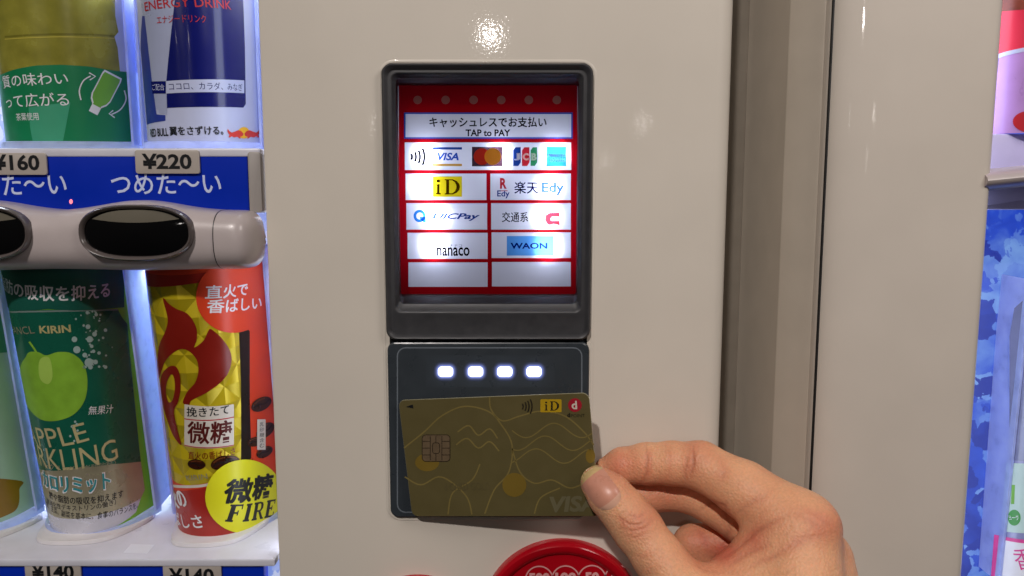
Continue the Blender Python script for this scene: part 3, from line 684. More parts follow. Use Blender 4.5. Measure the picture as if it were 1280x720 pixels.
for x, y, rr_ in ((111, 453, 5.5), (96, 437, 4.5), (93, 424, 3.5), (112, 424, 4)): mb.ell(S, x, y, rr_, rr_, MATS['bubble_white'], 4, 20)
for x, y in ((94, 527), (90, 533), (97, 538), (88, 545), (93, 551), (96, 530)): mb.ell(S, x, y, 1.5, 1.5, MATS['bubble_white'], 3, 10)
mb.text(S, '無果汁', (110, 518.5), (141, 516), 11, wht, 3)
mb.text(S, 'APPLE', (40, 553), (112, 550), 20, cream, 3); mb.text(S, 'SPARKLING', (47, 576), (148, 573), 20, cream, 3, fr=(.222, 1))
mb.text(S, 'アップルスパークリング〈炭酸飲料〉', (60, 586), (145, 582), 8, gold, 3, fr=(.4, 1))
mb.text(S, 'カロリミット', (63, 612.5), (139, 611), 21, wht, 3, bold=.06, fr=(.167, 1)); mb.text(S, 'カロリミット', (64, 611.5), (138, 610), 19, teal, 4, bold=.025, fr=(.167, 1))
mb.text(S, '糖や脂肪の吸収を抑えます', (73, 627), (154, 621), 9, black_i, 3, bold=.008, fr=(.167, 1)); mb.text(S, '（難消化性デキストリンの働き）', (72, 635.5), (145, 630.5), 7, black_i, 3, fr=(.25, 1)); mb.text(S, '主食、主菜、副菜を基本に、食事のバランスを。', (77, 645), (172, 635), 8, black_i, 3, fr=(.28, 1))
mb.build('printed_sleeve', t3); tray(t3, S, v0, v1); pad(t3, S, v0, S_LO)

# ---- coffee can
S = Omega(263, 510, .036, .0226, 8); v1 = S.uv(250, 325)[1]; v0 = S.uv(262, 680)[1]
cred = mat('coffee_red', '#a8261c', .32, vary=.06, coat=.2); orr = mat('card_orange', '#d8401c', .4, vary=.04); flame = mat('flame_red', '#7e1a10', .3, vary=.08); bean = mat('bean_brown', '#341408', .3, vary=.2, scale=300); beanh = mat('bean_gap', '#160805', .5)
sun = mat('badge_yellow', '#e2e022', .38, vary=.03); pale = mat('label_pale', '#d6cfc4', .4); kb = mat('can_black', '#140c0a', .3)
def facet():
    m = mat('facet_gold', '#cdb81c', .34, metal=.3, vary=.06); n = m.node_tree.nodes; l = m.node_tree.links
    uvn = n.new('ShaderNodeUVMap'); sx = n.new('ShaderNodeSeparateXYZ'); l.new(uvn.outputs[0], sx.inputs[0])
    def M(op, a, b=None, c=None):
        k = n.new('ShaderNodeMath'); k.operation = op
        for i, q in enumerate((a, b, c)):
            if q is None: continue
            if isinstance(q, (int, float)): k.inputs[i].default_value = q
            else: l.new(q, k.inputs[i])
        return k.outputs[0]
    a = M('MULTIPLY', sx.outputs[0], 1 / .017); b = M('MULTIPLY', sx.outputs[1], 1 / .019)
    t1_ = M('PINGPONG', M('ADD', a, b), .5); t2_ = M('PINGPONG', M('SUBTRACT', a, b), .5)
    h = M('MINIMUM', t1_, t2_)
    bp = n.new('ShaderNodeBump'); bp.inputs['Strength'].default_value = 1; bp.inputs['Distance'].default_value = .0045
    l.new(h, bp.inputs['Height']); l.new(bp.outputs[0], n['Principled BSDF'].inputs['Normal']); return m
fg = facet()
t4 = thing('can_sample', S.pt(0, v0), 'sample of a gold and red coffee can with a flame and a yellow badge', 'drink sample', 'drink samples in the displays')
mb = MB(); sleeve(mb, S, v0, v1, 344, 500, orr)
mb.poly(S, [(170, 350), (230, 350), (250, 352), (300, 400), (303, 480), (304, 560), (300, 590), (262, 603), (230, 606), (200, 600)], fg, 1)
mb.poly(S, [(298, 398), (312, 414), (312, 500), (314, 572), (301, 590), (301, 480)], kb, 2)
mb.poly(S, [(170, 340), (260, 340), (256, 352), (230, 356), (170, 358)], cred, 2)
mb.poly(S, [(196, 604), (215, 611), (240, 612), (262, 608), (300, 594), (316, 572), (322, 640), (300, 664), (262, 678), (215, 668)], cred, 2)
mb.line(S, [(196, 601), (215, 607), (240, 608), (262, 605), (300, 592)], 3.5, pale, 3)
mb.poly(S, [(204, 373), (212, 380), (221, 386), (233, 391), (241, 400), (246, 412), (246, 424), (243, 434), (254, 426), (260, 414), (263, 411), (270, 416), (278, 424), (287, 438), (289, 452), (284, 468), (272, 481), (256, 492), (240, 500), (236, 506), (229, 503), (234, 490), (244, 478), (248, 464), (246, 450), (238, 440), (228, 436), (218, 440), (208, 450), (202, 464), (198, 474), (197, 452), (200, 430), (207, 414), (210, 398)], flame, 4, smooth=True)
mb.poly(S, [(201, 478), (204, 466), (212, 458), (220, 458), (225, 468), (226, 486), (223, 502), (218, 514), (222, 536), (227, 556), (217, 544), (208, 520), (203, 500)], flame, 4.5, holes=[[(209, 478), (208, 490), (211, 502), (216, 500), (219, 486), (218, 472), (214, 468)]], smooth=True)
mb.rr(S, 231, 505, 292, 557, .5, pale, 5); mb.line(S, [(231, 523), (292, 521)], 1.2, redt, 6, smooth=False); mb.line(S, [(231, 556), (292, 556)], 1, redt, 6, smooth=False)
mb.text(S, '挽きたて', (234, 520), (286, 517), 12, black_i, 6, bold=.01); mb.text(S, '微糖', (235, 552.5), (289, 551.5), 27, mat('print_maroon', '#571614', .4), 6, bold=.02)
mb.text(S, '直火の香ばしさ', (236, 573), (294, 568), 9.5, flame, 6); mb.text(S, 'KIRIN', (234, 600), (260, 598), 6.5, gold, 6)
def beans(c, a, s):
    mb.ell(S, *c, 11 * s, 6.4 * s, bean, 7, 24, rot=a); mb.line(S, rp([(-9 * s, .6 * s), (-3 * s, -1 * s), (3 * s, 1 * s), (9 * s, -.4 * s)], *c, a), 1.6 * s, beanh, 8); mb.line(S, rp([(-7 * s, -3 * s), (0, -4.4 * s), (6 * s, -3.6 * s)], *c, a), 1.2 * s, mat('bean_hi', '#6a3a1c', .3), 8)
for c, a, s in (((246, 580), .1, 1.0), ((276, 578), -.4, 1.2), ((290, 575), .2, .9), ((326, 505), -.5, 1.25), ((331, 538), -.7, 1.2), ((318, 552), -.3, .9), ((330, 565), -.5, 1.0)): beans(c, a, s)
mb.rr(S, 320.5, 524, 331, 562, .5, pale, 9)
for i, ch in enumerate('乳砂糖含む'): mb.text(S, ch, (323, 533 + i * 6.6), (328.6, 532.6 + i * 6.6), 5.2, black_i, 10)
mb.ell(S, 291, 371, 46, 45, orr, 5, 48); mb.ell(S, 291, 371, 46, 45, redt, 4, 48)
mb.text(S, '直火で', (256, 373.5), (309, 369), 17, wht, 6, bold=.02); mb.text(S, '香ばしい', (258, 391), (326, 386), 17, wht, 6, bold=.02)
mb.text(S, '直火の', (220, 635), (237, 633), 18, wht, 6, bold=.02, fr=(.333, 1)); mb.text(S, '香ばしさ', (217, 655), (256, 659), 17, wht, 6, bold=.02, fr=(.25, 1))
mb.ell(S, 305, 620, 48, 46, sun, 11, 48); mb.text(S, '微糖', (277, 628), (337, 620), 29, black_i, 12, bold=.045)
def serif(mb, S, word, p0, p1, h, m, lay):
    st = .22; sf = .11
    def I(x): return [[(x - st / 2, 0), (x + st / 2, 0), (x + st / 2, 1), (x - st / 2, 1)], [(x - .17, 0), (x + .17, 0), (x + .17, sf), (x - .17, sf)], [(x - .17, 1 - sf), (x + .17, 1 - sf), (x + .17, 1), (x - .17, 1)]]
    G = {'I': (.42, I(.21)), 'F': (.72, I(.2) + [[(.2, .9), (.66, .9), (.66, 1), (.2, 1)], [(.6, .72), (.66, .72), (.66, 1), (.6, 1)], [(.2, .47), (.48, .47), (.48, .57), (.2, .57)], [(.44, .38), (.5, .38), (.5, .66), (.44, .66)]]),
         'E': (.74, I(.2) + [[(.2, .9), (.66, .9), (.66, 1), (.2, 1)], [(.6, .74), (.66, .74), (.66, 1), (.6, 1)], [(.2, .47), (.48, .47), (.48, .57), (.2, .57)], [(.44, .38), (.5, .38), (.5, .66), (.44, .66)], [(.2, 0), (.68, 0), (.68, .1), (.2, .1)], [(.62, 0), (.68, 0), (.68, .28), (.62, .28)]]),
         'R': (.82, I(.2) + [[(.2, .9), (.45, .9), (.45, 1), (.2, 1)], [(.2, .44), (.45, .44), (.45, .54), (.2, .54)], [(.45, .9), (.52, .87), (.54, .72), (.52, .58), (.45, .54), (.45, .44), (.6, .48), (.7, .62), (.7, .82), (.62, .95), (.45, 1)], [(.38, .48), (.54, .48), (.76, .08), (.82, .08), (.82, 0), (.62, 0)]])}
    x = 0; parts = []
    for ch in word:
        w, ps = G[ch]; parts += [[(x + a_, b_) for a_, b_ in p] for p in ps]; x += w + .07
    x -= .07; a, b = Vector(S.uv(*p0)), Vector(S.uv(*p1)); c = Vector(S.uv(p0[0], p0[1] - h)); e = b - a; up = Vector((-e.y, e.x)).normalized() * abs(c.y - a.y)
    for i, p in enumerate(parts):
        mb.poly(S, [tuple(a + e * (q[0] / x) + up * q[1]) for q in p], m, lay + .1 * (i % 7), raw=True)
serif(mb, S, 'FIRE', (280, 651), (341, 645), 21, black_i, 12)
mb.build('printed_sleeve', t4); tray(t4, S, v0, v1); pad(t4, S, v0, S_LO)

# ---- sliver of a bottle sample at the left frame edge
S = Omega(-38, 520, .040, .0252, 9); v1 = S.uv(-38, 325)[1]; v0 = S.uv(-38, 664)[1]
t5 = thing('bottle_sample', S.pt(0, v0), 'pale green bottle sample with amber base cut off by the left frame edge', 'drink sample', 'drink samples in the displays')
mb = MB(); sleeve(mb, S, v0, v1, 30, 520, mat('card_mint', '#a5c7b8', .4, vary=.05)); mb.poly(S, [(-90, 600), (20, 600), (24, 612), (22, 634), (6, 645), (-40, 660), (-90, 660)], mat('amber_print', '#8a6a1c', .3, vary=.1), 1, smooth=True)
mb.poly(S, [(-90, 330), (10, 330), (14, 440), (-90, 440)], mat('mint_dark', '#3f8f6c', .4), 1); mb.build('printed_sleeve', t5); tray(t5, S, v0, v1); pad(t5, S, v0, S_LO)

# ---- samples in the second machine
S = Omega(1303, 560, .036, .0215, 2); v0 = S.uv(1290, 740)[1]; v1 = S.uv(1290, 350)[1]
t6 = thing('bottle_sample', S.pt(0, v0), 'pale bottle sample with a pink framed label in the right machine', 'drink sample', 'drink samples in the displays')
mb = MB(); sleeve(mb, S, v0, v1, 1360, 560, mat('bottle_pale', '#8d90b8', .25, coat=.4, vary=.08))
mb.poly(S, [(1262, 420), (1268, 385), (1285, 370), (1320, 370), (1320, 575), (1262, 575)], mat('bottle_grey', '#767b9c', .2, vary=.15, coat=.5), 1, smooth=False)
mb.poly(S, [(1258, 578), (1320, 578), (1320, 664), (1254, 664)], mat('bottle_label', '#b9d2c8', .35), 2)
mb.ell(S, 1268, 647, 8, 10, mat('label_green', '#3f9440', .35), 3, 24); mb.text(S, 'ヨーグ', (1262, 650), (1275, 650), 6, wht, 4); mb.line(S, [(1266, 630), (1267, 606)], 4, lime, 3)
pk = mat('label_pink', '#d84a92', .35)
mb.poly(S, [(1243, 668), (1320, 674), (1320, 760), (1236, 760)], pk, 4); mb.poly(S, [(1252, 677), (1256, 675), (1320, 679), (1320, 760), (1246, 760), (1248, 700)], white_w, 5); mb.text(S, '香', (1272, 712), (1296, 712), 26, pk, 6)
mb.build('printed_sleeve', t6); tray(t6, S, v0, v1, .0005)
S = Omega(1282, 80, .030, .0195, 2); v0 = S.uv(1290, 166)[1]; v1 = S.uv(1290, -30)[1]
t7 = thing('bottle_sample', S.pt(0, v0), 'red and lilac bottle sample high in the right machine above its rail', 'drink sample', 'drink samples in the displays')
mb = MB(); sleeve(mb, S, v0, v1, 1335, 80, mat('sleeve_lilac', '#b48ac8', .3, vary=.1))
mb.poly(S, [(1240, -20), (1320, -20), (1320, 58), (1250, 68), (1240, 70)], mat('sleeve_red', '#d83048', .35, vary=.05), 1); mb.poly(S, [(1240, -20), (1320, -20), (1320, 12), (1240, 16)], mat('sleeve_brown', '#7a3826', .35, vary=.3, scale=200), 2)
mb.line(S, [(1244, 72), (1262, 66), (1300, 58)], 5, wp, 3); mb.ell(S, 1290, 152, 24, 14, redt, 3, 32)
mb.build('printed_sleeve', t7)

# ================================================================== card
def mid(a, b): return (a + b) / 2
TL, TR, BR, BL = P(500, 500, -.0060), P(739.5, 491, -.0255), P(746.5, 645.5, -.0265), P(513, 645.5, -.0050)
ex = (mid(TR, BR) - mid(TL, BL)); CW = ex.length; ex.normalize(); ey = mid(TL, TR) - mid(BL, BR); ey = (ey - ex * ey.dot(ex)); CH = ey.length; ey.normalize()
CS = Flat((TL + TR + BR + BL) / 4, ex, ey)
print('CARD', CW, CH)
card_g = mat('card_olive_gold', '#6b613d', .34, metal=.25, vary=.03, scale=120, coat=.15); card_l = mat('card_line', '#8a7a46', .36, metal=.25); card_d = mat('card_disc', '#8c7430', .34, metal=.3); card_e = mat('card_edge', '#8f8a70', .4)
chip = mat('chip_metal', '#7d6a52', .28, metal=.35, vary=.1, scale=300); chip_l = mat('chip_line', '#2c2217', .4); card_t = mat('card_text', '#7d7658', .35, metal=.3)
mb = MB(); R = []
for ins, h in ((.0002, -.00076), (0, -.0006), (0, -.00015), (.00015, 0)):
    R.append([CS.pt(u, v, h) for u, v in rrect(-CW / 2 + ins, -CH / 2 + ins, CW / 2 - ins, CH / 2 - ins, .0032 - ins, 8)])
mb.loft(R[:3], card_e, cap0=True); mb.loft(R[2:], card_e)
mb.poly(CS, [(u, v) for u, v in rrect(-CW / 2 + .00015, -CH / 2 + .00015, CW / 2 - .00015, CH / 2 - .00015, .003, 8)], card_g, 0, raw=True)
# plain generic tone-on-tone pattern of swirls and discs
for pts in ([(505, 560), (530, 540), (552, 520), (580, 508), (610, 514), (626, 530), (640, 556), (636, 590), (618, 612), (606, 642)],
            [(506, 596), (526, 606), (548, 596), (566, 604), (584, 622), (590, 643)], [(612, 496), (614, 512), (628, 526), (650, 520), (676, 514), (706, 520), (730, 540), (742, 556)],
            [(640, 560), (650, 590), (668, 604), (690, 600), (712, 610), (730, 604)], [(560, 643), (566, 616), (590, 600), (600, 580)], [(572, 540), (586, 532), (598, 544), (612, 536), (622, 548)], [(570, 556), (584, 548), (598, 560), (612, 552), (624, 564)], [(668, 642), (676, 622), (700, 610)]):
    mb.line(CS, pts, 1.8, card_l, 1)
for k in range(3):
    mb.line(CS, [(640 + 100 * t, 538 + 16 * k + 9 * math.sin(t * 9 + k)) for t in np.linspace(0, 1, 14)], 1.5, card_l, 1)
mb.ell(CS, 643, 606, 15, 15, card_d, 2, 36); mb.ell(CS, 534, 578, 15, 11, card_d, 1, 36); mb.ell(CS, 738, 570, 6, 9, card_d, 1, 20)
mb.poly(CS, [(507.5, 508.5), (516, 505.5), (517, 510.5)], black_i, 2)
arc_icon(mb, CS, 646.5, 508, (7.5, 11.2, 14.9, 18.6), .5, 1.7, mat('card_dark', '#241f14', .4), 2)
mb.rr(CS, 675.5, 499, 702, 515.3, 1.5, mat('card_yellow', '#b8961a', .35), 2); id_logo(mb, CS, 680, 699, 501.5, 513, MATS['card_dark'], 3)
cr = mat('card_red', '#a01a2c', .35)
mb.ell(CS, 718.7, 506.3, 8.6, 8.6, cr, 2, 32); mb.text(CS, 'd', (714.8, 511.4), (721.6, 511.4), 10.5, mat('card_white_print', '#cfc6b8', .4), 3, bold=.03)
mb.text(CS, 'd', (709, 521.5), (713, 521.5), 5.5, MATS['card_dark'], 2, bold=.05); mb.text(CS, 'POINT', (714, 521.5), (731, 521.3), 4, MATS['card_dark'], 2)
mb.text(CS, 'd CARD GOLD', (556, 613.5), (613, 612), 9.5, mat('card_faint', '#6a6040', .35, metal=.3), 2); mb.text(CS, 'VISA', (689, 640.5), (748, 639), 20, card_t, 3, bold=.04, shear=.22)
card = mb.build('payment_card'); tag(card, 'olive gold payment card held in the fingers over the reader', 'payment card')
mb = MB(); mb.rr(CS, 527.5, 543, 563, 577, 5, chip, 2)
mb.rr(CS, 527.5, 543, 563, 577, 5, chip_l, 3, line=.8)
for y in (551.5, 560, 568.5): mb.line(CS, [(528.5, y), (538, y)], .8, chip_l, 3, smooth=False); mb.line(CS, [(552.5, y), (562, y)], .8, chip_l, 3, smooth=False)
mb.line(CS, [(538, 545), (538, 575)], .8, chip_l, 3, smooth=False); mb.line(CS, [(552.5, 545), (552.5, 575)], .8, chip_l, 3, smooth=False); mb.rr(CS, 540.5, 553, 550, 567, 3, chip_l, 3, line=.8); mb.line(CS, [(545, 545), (545, 553)], .8, chip_l, 3, smooth=False); mb.line(CS, [(545, 567), (545, 576)], .8, chip_l, 3, smooth=False)
mb.build('chip', card)

# ================================================================== hand
MM = .001
def J(px, py, Y, r): return (np.array(P(px, py, Y)), r * MM)
thumb = [J(747, 604, -.0350, 7.6), J(762, 619, -.0375, 9.4), J(781, 640, -.0400, 10.0), J(797, 661, -.0430, 10.6), J(823, 697, -.0500, 10.6), J(858, 742, -.0590, 12.8), J(925, 815, -.0700, 15.5), J(975, 880, -.085, 17)]
index = [J(758, 587, -.0135, 5.8), J(778, 582, -.0150, 8.0), J(808, 579.5, -.0180, 9.2), J(840, 579, -.0215, 9.6), J(876, 582, -.0260, 10.6), J(930, 612, -.0380, 12.2), J(1000, 660, -.0530, 15.0)]
middle = [J(770, 622, -.0110, 7.0), J(815, 617, -.0100, 8.4), J(862, 616, -.0125, 8.8), J(930, 650, -.0260, 11), J(1012, 695, -.0420, 13)]
ring_ = [J(912, 724, -.0200, 7.4), J(876, 706, -.0135, 8.2), J(866, 680, -.0120, 8.8), J(930, 676, -.0170, 10), J(1010, 735, -.0330, 12)]
pinky = [J(930, 765, -.020, 6.2), J(905, 755, -.014, 6.8), J(890, 740, -.0115, 7.2), J(940, 730, -.0140, 8.5), J(1005, 780, -.026, 11)]
palm = [(J(1000, 662, -.0530, 14.5), J(1005, 860, -.088, 19)), (J(1014, 695, -.0450, 13.5), J(1015, 860, -.080, 19)), (J(1010, 735, -.0360, 12), J(1015, 860, -.074, 18)), (J(1005, 780, -.030, 12), J(1010, 870, -.066, 17)),
        (J(955, 690, -.0520, 11), J(925, 790, -.066, 15)), (J(925, 712, -.0530, 8.5), J(985, 690, -.0550, 13)), (J(975, 880, -.085, 17), J(1010, 860, -.080, 20)), (J(1008, 860, -.082, 22), J(1010, 1010, -.115, 22)),
        (J(905, 735, -.0560, 10), J(980, 760, -.0640, 16)), (J(1035, 700, -.0500, 9), J(1045, 800, -.066, 14))]
def cap(Q, A, B):
    (a, ra), (b, rb) = A, B; ab = b - a; t = np.clip(((Q - a) @ ab) / (ab @ ab), 0, 1)
    return np.linalg.norm(Q - a - t[:, None] * ab, axis=1) - (ra + (rb - ra) * t)
def smin(a, b, k):
    h = np.clip(.5 + .5 * (b - a) / k, 0, 1); return b + (a - b) * h - k * h * (1 - h)
def chain(Q, c, k=.003):
    d = None
    for A, B in zip(c[:-1], c[1:]):
        e = cap(Q, A, B); d = e if d is None else smin(d, e, k)
    return d
def hand_sdf(Q):
    dp = None
    for A, B in palm:
        e = cap(Q, A, B); dp = e if dp is None else smin(dp, e, .008)
    d = None
    for c, k in ((thumb, .007), (index, .007), (middle, .005), (ring_, .005), (pinky, .005)):
        e = smin(dp, chain(Q, c), k); d = e if d is None else smin(d, e, .0008)
    return d
def hand_mesh(h=.0010):
    pts = [p for c in (thumb, index, middle, ring_, pinky) for p in c] + [q for s in palm for q in s]
    lo = np.min([p - r for p, r in pts], 0) - .006; hi = np.max([p + r for p, r in pts], 0) + .006
    n = np.ceil((hi - lo) / h).astype(int) + 1
    g = np.stack(np.meshgrid(*[lo[i] + h * np.arange(n[i]) for i in range(3)], indexing='ij'), -1)
    D = np.concatenate([hand_sdf(g[i].reshape(-1, 3)).reshape(1, n[1], n[2]) for i in range(n[0])], 0)
    # surface nets
    S_ = D < 0; c = np.zeros(np.array(D.shape) - 1, int); acc = np.zeros((*c.shape, 3)); cnt = np.zeros(c.shape)
    cor = [(i, j, k) for i in (0, 1) for j in (0, 1) for k in (0, 1)]
    sl = lambda o: tuple(slice(o[a], o[a] + c.shape[a]) for a in range(3))
    for o in cor:
        for ax in range(3):
            if o[ax]: continue
            p = list(o); p[ax] = 1; a, b = D[sl(o)], D[sl(p)]; x = (a < 0) != (b < 0)
            t = np.where(x, a / np.where(x, a - b, 1), 0)
            for q in range(3): acc[..., q] += np.where(x, (o[q] + t) if q == ax else o[q], 0)
            cnt += x
    act = cnt > 0; idx = -np.ones(c.shape, int); idx[act] = np.arange(act.sum())
    V = (np.argwhere(act) + acc[act] / cnt[act][:, None]) * h + lo; Fc = []
    for ax in range(3):
        a = [slice(1, -1)] * 3; a[ax] = slice(0, -1); b = [slice(1, -1)] * 3; b[ax] = slice(1, None)
        A, B = S_[tuple(a)], S_[tuple(b)]; e = np.argwhere(A != B)
        u, w = [(1, 2), (2, 0), (0, 1)][ax]
        base = e.copy(); base[:, [q for q in range(3) if q != ax]] += 1
        def at(du, dw):
            q = base.copy(); q[:, u] -= du; q[:, w] -= dw; return idx[q[:, 0], q[:, 1], q[:, 2]]
        Q = np.stack([at(1, 1), at(0, 1), at(0, 0), at(1, 0)], 1); s = A[tuple(e.T)]
        Q[~s] = Q[~s][:, ::-1]; Fc.append(Q)
    return V, np.concatenate(Fc)
V, Fq = hand_mesh()
me = bpy.data.meshes.new('person'); me.from_pydata(V.tolist(), [], Fq.tolist()); me.update()
tmp = bpy.data.objects.new('person', me); COL.objects.link(tmp)
sm = tmp.modifiers.new('s', 'SMOOTH'); sm.iterations = 3; sm.factor = .5
sb = tmp.modifiers.new('d', 'SUBSURF'); sb.levels = 1; sb.render_levels = 1
bpy.context.view_layer.update()
me2 = bpy.data.meshes.new_from_object(tmp.evaluated_get(bpy.context.evaluated_depsgraph_get())); bpy.data.objects.remove(tmp)
nv = len(me2.vertices); co = np.empty(nv * 3); me2.vertices.foreach_get('co', co); co = co.reshape(-1, 3)
no = np.empty(nv * 3); me2.vertices.foreach_get('normal', no); no = no.reshape(-1, 3)
q = co - np.array(CAM); zz = q @ np.array(FW); PX = 640 + F_PX * q[:, 0] / zz; PY = 360 - F_PX * (q @ np.array(UP)) / zz
facing = np.clip(-(no * (q / np.linalg.norm(q, axis=1)[:, None])).sum(1) * 2.2, 0, 1)
def pdist(pts):
    best = np.full(nv, 1e9); tt = np.zeros(nv)
    for i in range(len(pts) - 1):
        a, b = np.array(pts[i], float), np.array(pts[i + 1], float); ab = b - a
        t = np.clip(((PX - a[0]) * ab[0] + (PY - a[1]) * ab[1]) / (ab @ ab), 0, 1); d = np.hypot(PX - a[0] - t * ab[0], PY - a[1] - t * ab[1]); m_ = d < best
        best = np.where(m_, d, best); tt = np.where(m_, (i + t) / (len(pts) - 1), tt)
    return best, np.sin(np.clip(tt, .04, .96) * PI) ** .5
depth_lim = np.linalg.norm(q, axis=1)
disp = np.zeros(nv); flush = np.zeros(nv); dark = np.zeros(nv)
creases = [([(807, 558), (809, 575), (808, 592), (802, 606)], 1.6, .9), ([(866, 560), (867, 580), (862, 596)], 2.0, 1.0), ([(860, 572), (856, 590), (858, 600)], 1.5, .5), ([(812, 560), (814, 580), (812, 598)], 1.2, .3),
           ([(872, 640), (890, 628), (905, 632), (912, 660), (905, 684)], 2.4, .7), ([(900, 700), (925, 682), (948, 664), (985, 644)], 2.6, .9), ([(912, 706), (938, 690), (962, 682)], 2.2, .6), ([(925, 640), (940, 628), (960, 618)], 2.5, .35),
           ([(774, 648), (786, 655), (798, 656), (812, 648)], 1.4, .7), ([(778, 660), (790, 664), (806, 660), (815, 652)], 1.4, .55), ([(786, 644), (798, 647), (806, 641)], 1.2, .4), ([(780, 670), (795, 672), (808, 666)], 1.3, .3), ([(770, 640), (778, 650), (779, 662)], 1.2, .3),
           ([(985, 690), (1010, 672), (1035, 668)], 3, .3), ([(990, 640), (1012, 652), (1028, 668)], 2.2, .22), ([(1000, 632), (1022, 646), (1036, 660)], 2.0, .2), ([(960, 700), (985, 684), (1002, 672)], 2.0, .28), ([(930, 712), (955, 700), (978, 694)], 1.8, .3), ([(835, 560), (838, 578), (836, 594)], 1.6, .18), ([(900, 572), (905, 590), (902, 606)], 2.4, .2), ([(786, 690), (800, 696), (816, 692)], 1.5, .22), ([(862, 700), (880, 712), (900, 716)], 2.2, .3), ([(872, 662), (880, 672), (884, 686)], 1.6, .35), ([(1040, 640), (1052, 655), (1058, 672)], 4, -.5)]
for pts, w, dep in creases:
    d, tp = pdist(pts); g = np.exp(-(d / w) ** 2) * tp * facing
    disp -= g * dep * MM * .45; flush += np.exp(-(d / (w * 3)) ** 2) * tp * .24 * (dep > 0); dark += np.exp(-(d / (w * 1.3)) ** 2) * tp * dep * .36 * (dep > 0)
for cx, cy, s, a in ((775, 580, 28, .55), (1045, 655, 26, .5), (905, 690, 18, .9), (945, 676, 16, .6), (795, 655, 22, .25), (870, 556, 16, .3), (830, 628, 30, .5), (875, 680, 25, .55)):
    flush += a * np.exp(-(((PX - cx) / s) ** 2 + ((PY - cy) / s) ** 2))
for cx, cy, s, a in ((1042, 650, 24, 1.2), (800, 650, 18, .5), (872, 556, 18, .5), (955, 655, 28, .8), (780, 600, 14, .4), (838, 585, 22, .5)):
    disp += a * MM * np.exp(-(((PX - cx) / s) ** 2 + ((PY - cy) / s) ** 2)) * facing
co2 = co + no * disp[:, None]; me2.vertices.foreach_set('co', co2.ravel().tolist())
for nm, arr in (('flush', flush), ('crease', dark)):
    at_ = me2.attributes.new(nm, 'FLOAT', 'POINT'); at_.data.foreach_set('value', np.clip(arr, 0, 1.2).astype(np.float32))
me2.update(); me2.polygons.foreach_set('use_smooth', [True] * len(me2.polygons))
def skin():
    m = bpy.data.materials.new('skin'); m.use_nodes = True; n = m.node_tree.nodes; l = m.node_tree.links; b = n['Principled BSDF']
    g = n.new('ShaderNodeTexCoord')
    def noise(s, d): 
        t = n.new('ShaderNodeTexNoise'); t.inputs['Scale'].default_value = s; t.inputs['Detail'].default_value = d; l.new(g.outputs['Object'], t.inputs['Vector']); return t
    def mix(a, c, f, mode='MIX'):
        x = n.new('ShaderNodeMixRGB'); x.blend_type = mode
        for i, q in ((1, a), (2, c)):
            if isinstance(q, tuple): x.inputs[i].default_value = q
            else: l.new(q, x.inputs[i])
        if isinstance(f, float): x.inputs[0].default_value = f
        else: l.new(f, x.inputs[0])
        return x.outputs[0]
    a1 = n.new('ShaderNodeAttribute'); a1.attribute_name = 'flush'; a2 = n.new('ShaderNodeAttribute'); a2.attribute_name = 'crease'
    n1 = noise(110, 4); n2 = noise(900, 3); n3 = noise(48, 3)
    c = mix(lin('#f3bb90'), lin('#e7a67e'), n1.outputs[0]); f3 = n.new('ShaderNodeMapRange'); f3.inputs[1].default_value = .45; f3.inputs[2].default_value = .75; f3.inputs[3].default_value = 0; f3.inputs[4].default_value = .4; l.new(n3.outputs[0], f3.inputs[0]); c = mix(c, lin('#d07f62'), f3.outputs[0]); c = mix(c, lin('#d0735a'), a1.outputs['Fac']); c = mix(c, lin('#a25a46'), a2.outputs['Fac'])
    mr = n.new('ShaderNodeMapRange'); mr.inputs[1].default_value = .3; mr.inputs[2].default_value = .7; mr.inputs[3].default_value = .92; mr.inputs[4].default_value = 1.06; l.new(n2.outputs[0], mr.inputs[0])
    c = mix(c, mr.outputs[0], 1.0, 'MULTIPLY'); l.new(c, b.inputs['Base Color'])
    b.inputs['Roughness'].default_value = .48; b.inputs['Specular IOR Level'].default_value = .4
    b.inputs['Subsurface Weight'].default_value = .35; b.inputs['Subsurface Radius'].default_value = (1, .35, .2); b.inputs['Subsurface Scale'].default_value = .0025
    vo = n.new('ShaderNodeTexVoronoi'); vo.inputs['Scale'].default_value = 950; l.new(g.outputs['Object'], vo.inputs['Vector'])
    ad = n.new('ShaderNodeMath'); ad.operation = 'ADD'; l.new(vo.outputs['Distance'], ad.inputs[0]); l.new(n2.outputs[0], ad.inputs[1])
    bp = n.new('ShaderNodeBump'); bp.inputs['Strength'].default_value = .6; bp.inputs['Distance'].default_value = .0003; l.new(ad.outputs[0], bp.inputs['Height']); l.new(bp.outputs[0], b.inputs['Normal'])
    return m
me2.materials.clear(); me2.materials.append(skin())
hand = bpy.data.objects.new('person', me2); COL.objects.link(hand)
tag(hand, 'bare right hand pinching the gold card between thumb and index finger', 'person')
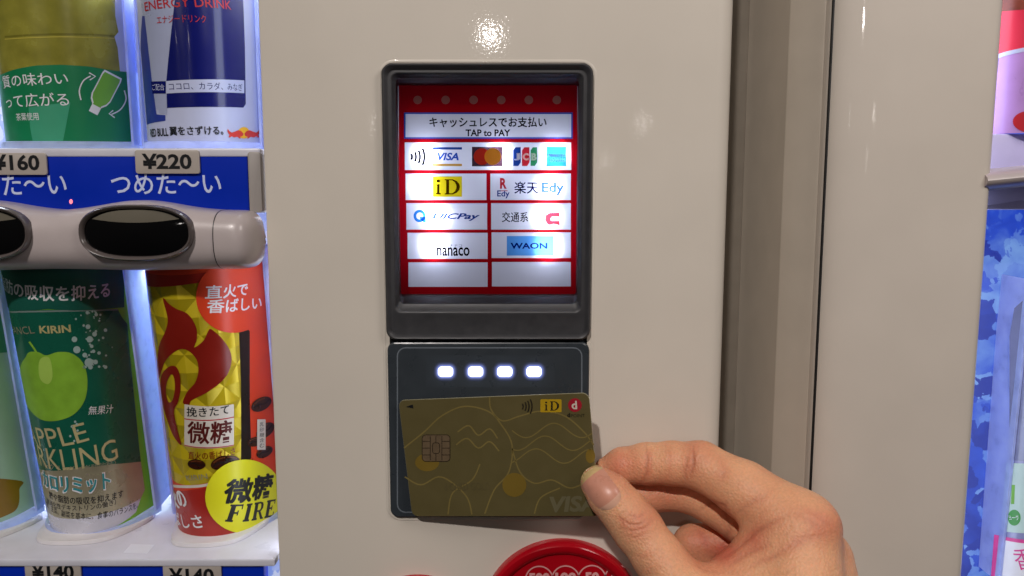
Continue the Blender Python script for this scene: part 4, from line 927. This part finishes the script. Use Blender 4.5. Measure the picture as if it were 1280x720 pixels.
# thumbnail
nail_m = mat('nail_plate', '#d2937c', .3, coat=.0, vary=.08, scale=200); nail_l = mat('nail_lunula', '#dcab92', .42, vary=.08, scale=200); nail_w = mat('nail_edge', '#d2b47e', .35, coat=.1, vary=.06, scale=300)
def hit(px, py):
    d = np.array(ray(px, py)); d = d / np.linalg.norm(d); t = .24; best = (9, t)
    for _ in range(80):
        v = hand_sdf((np.array(CAM) + d * t)[None])[0]
        if v < best[0]: best = (v, t)
        if v < 1e-5 or t > .36: break
        t += max(v * .8, 2e-4)
    p = np.array(CAM) + d * best[1]
    for _ in range(4):
        q = np.array([p, p + [1e-4, 0, 0], p + [0, 1e-4, 0], p + [0, 0, 1e-4]]); f = hand_sdf(q); g = (f[1:] - f[0]) / 1e-4; p = p - g * f[0] / (g @ g)
    return p, d
def nail_grid():
    rows = []; N = 14
    L = np.linspace(0, 1, 13)
    e = np.array([.64, .77]); e /= np.linalg.norm(e); nrm = np.array([e[1], -e[0]])
    c0 = np.array([730.0, 586.0])
    for s in L:
        ln = 60 * s; wv = 20 * (1 - (max(0, .28 - s) / .28) ** 2.3 * .62) * (1 - (max(0, s - .72) / .28) ** 2.2 * .5) + 0
        row = []
        for t in np.linspace(-1, 1, N):
            bow = -5 * (1 - t * t) * (1 if s < .5 else 0) * (1 - s * 2) + 6 * (1 - t * t) * max(0, s - .5) * 2 * .6
            row.append(c0 + e * (ln + bow) + nrm * wv * t)
        rows.append(row)
    return rows
rows = nail_grid(); vs = []; ni = len(rows[0])
for j, row in enumerate(rows):
    for i, p in enumerate(row):
        w, d = hit(*p); s = j / (len(rows) - 1); t = -1 + 2 * i / (ni - 1)
        edge_ = max(abs(t), abs(2 * s - 1) if s > .5 else 0)
        vs.append(w - d * (.00055 * (1 - edge_ ** 6) - .00025 * edge_ ** 6 + (.0004 * (1 - s / .2) if s < .2 else 0)))
mb = MB()
for j in range(len(rows) - 1):
    for i in range(ni - 1):
        k = j * ni + i; mb.add([vs[k], vs[k + 1], vs[k + 1 + ni], vs[k + ni]], [[0, 3, 2, 1]], nail_w if j < 3 else (nail_l if j > 9 else nail_m))
nail = mb.build('thumbnail', hand)
bm = bmesh.new(); bm.from_mesh(nail.data); bmesh.ops.remove_doubles(bm, verts=bm.verts, dist=1e-6); bmesh.ops.recalc_face_normals(bm, faces=bm.faces)
bm.normal_update()
if sum((f.normal.y for f in bm.faces)) > 0: bmesh.ops.reverse_faces(bm, faces=bm.faces)
bm.to_mesh(nail.data); bm.free()
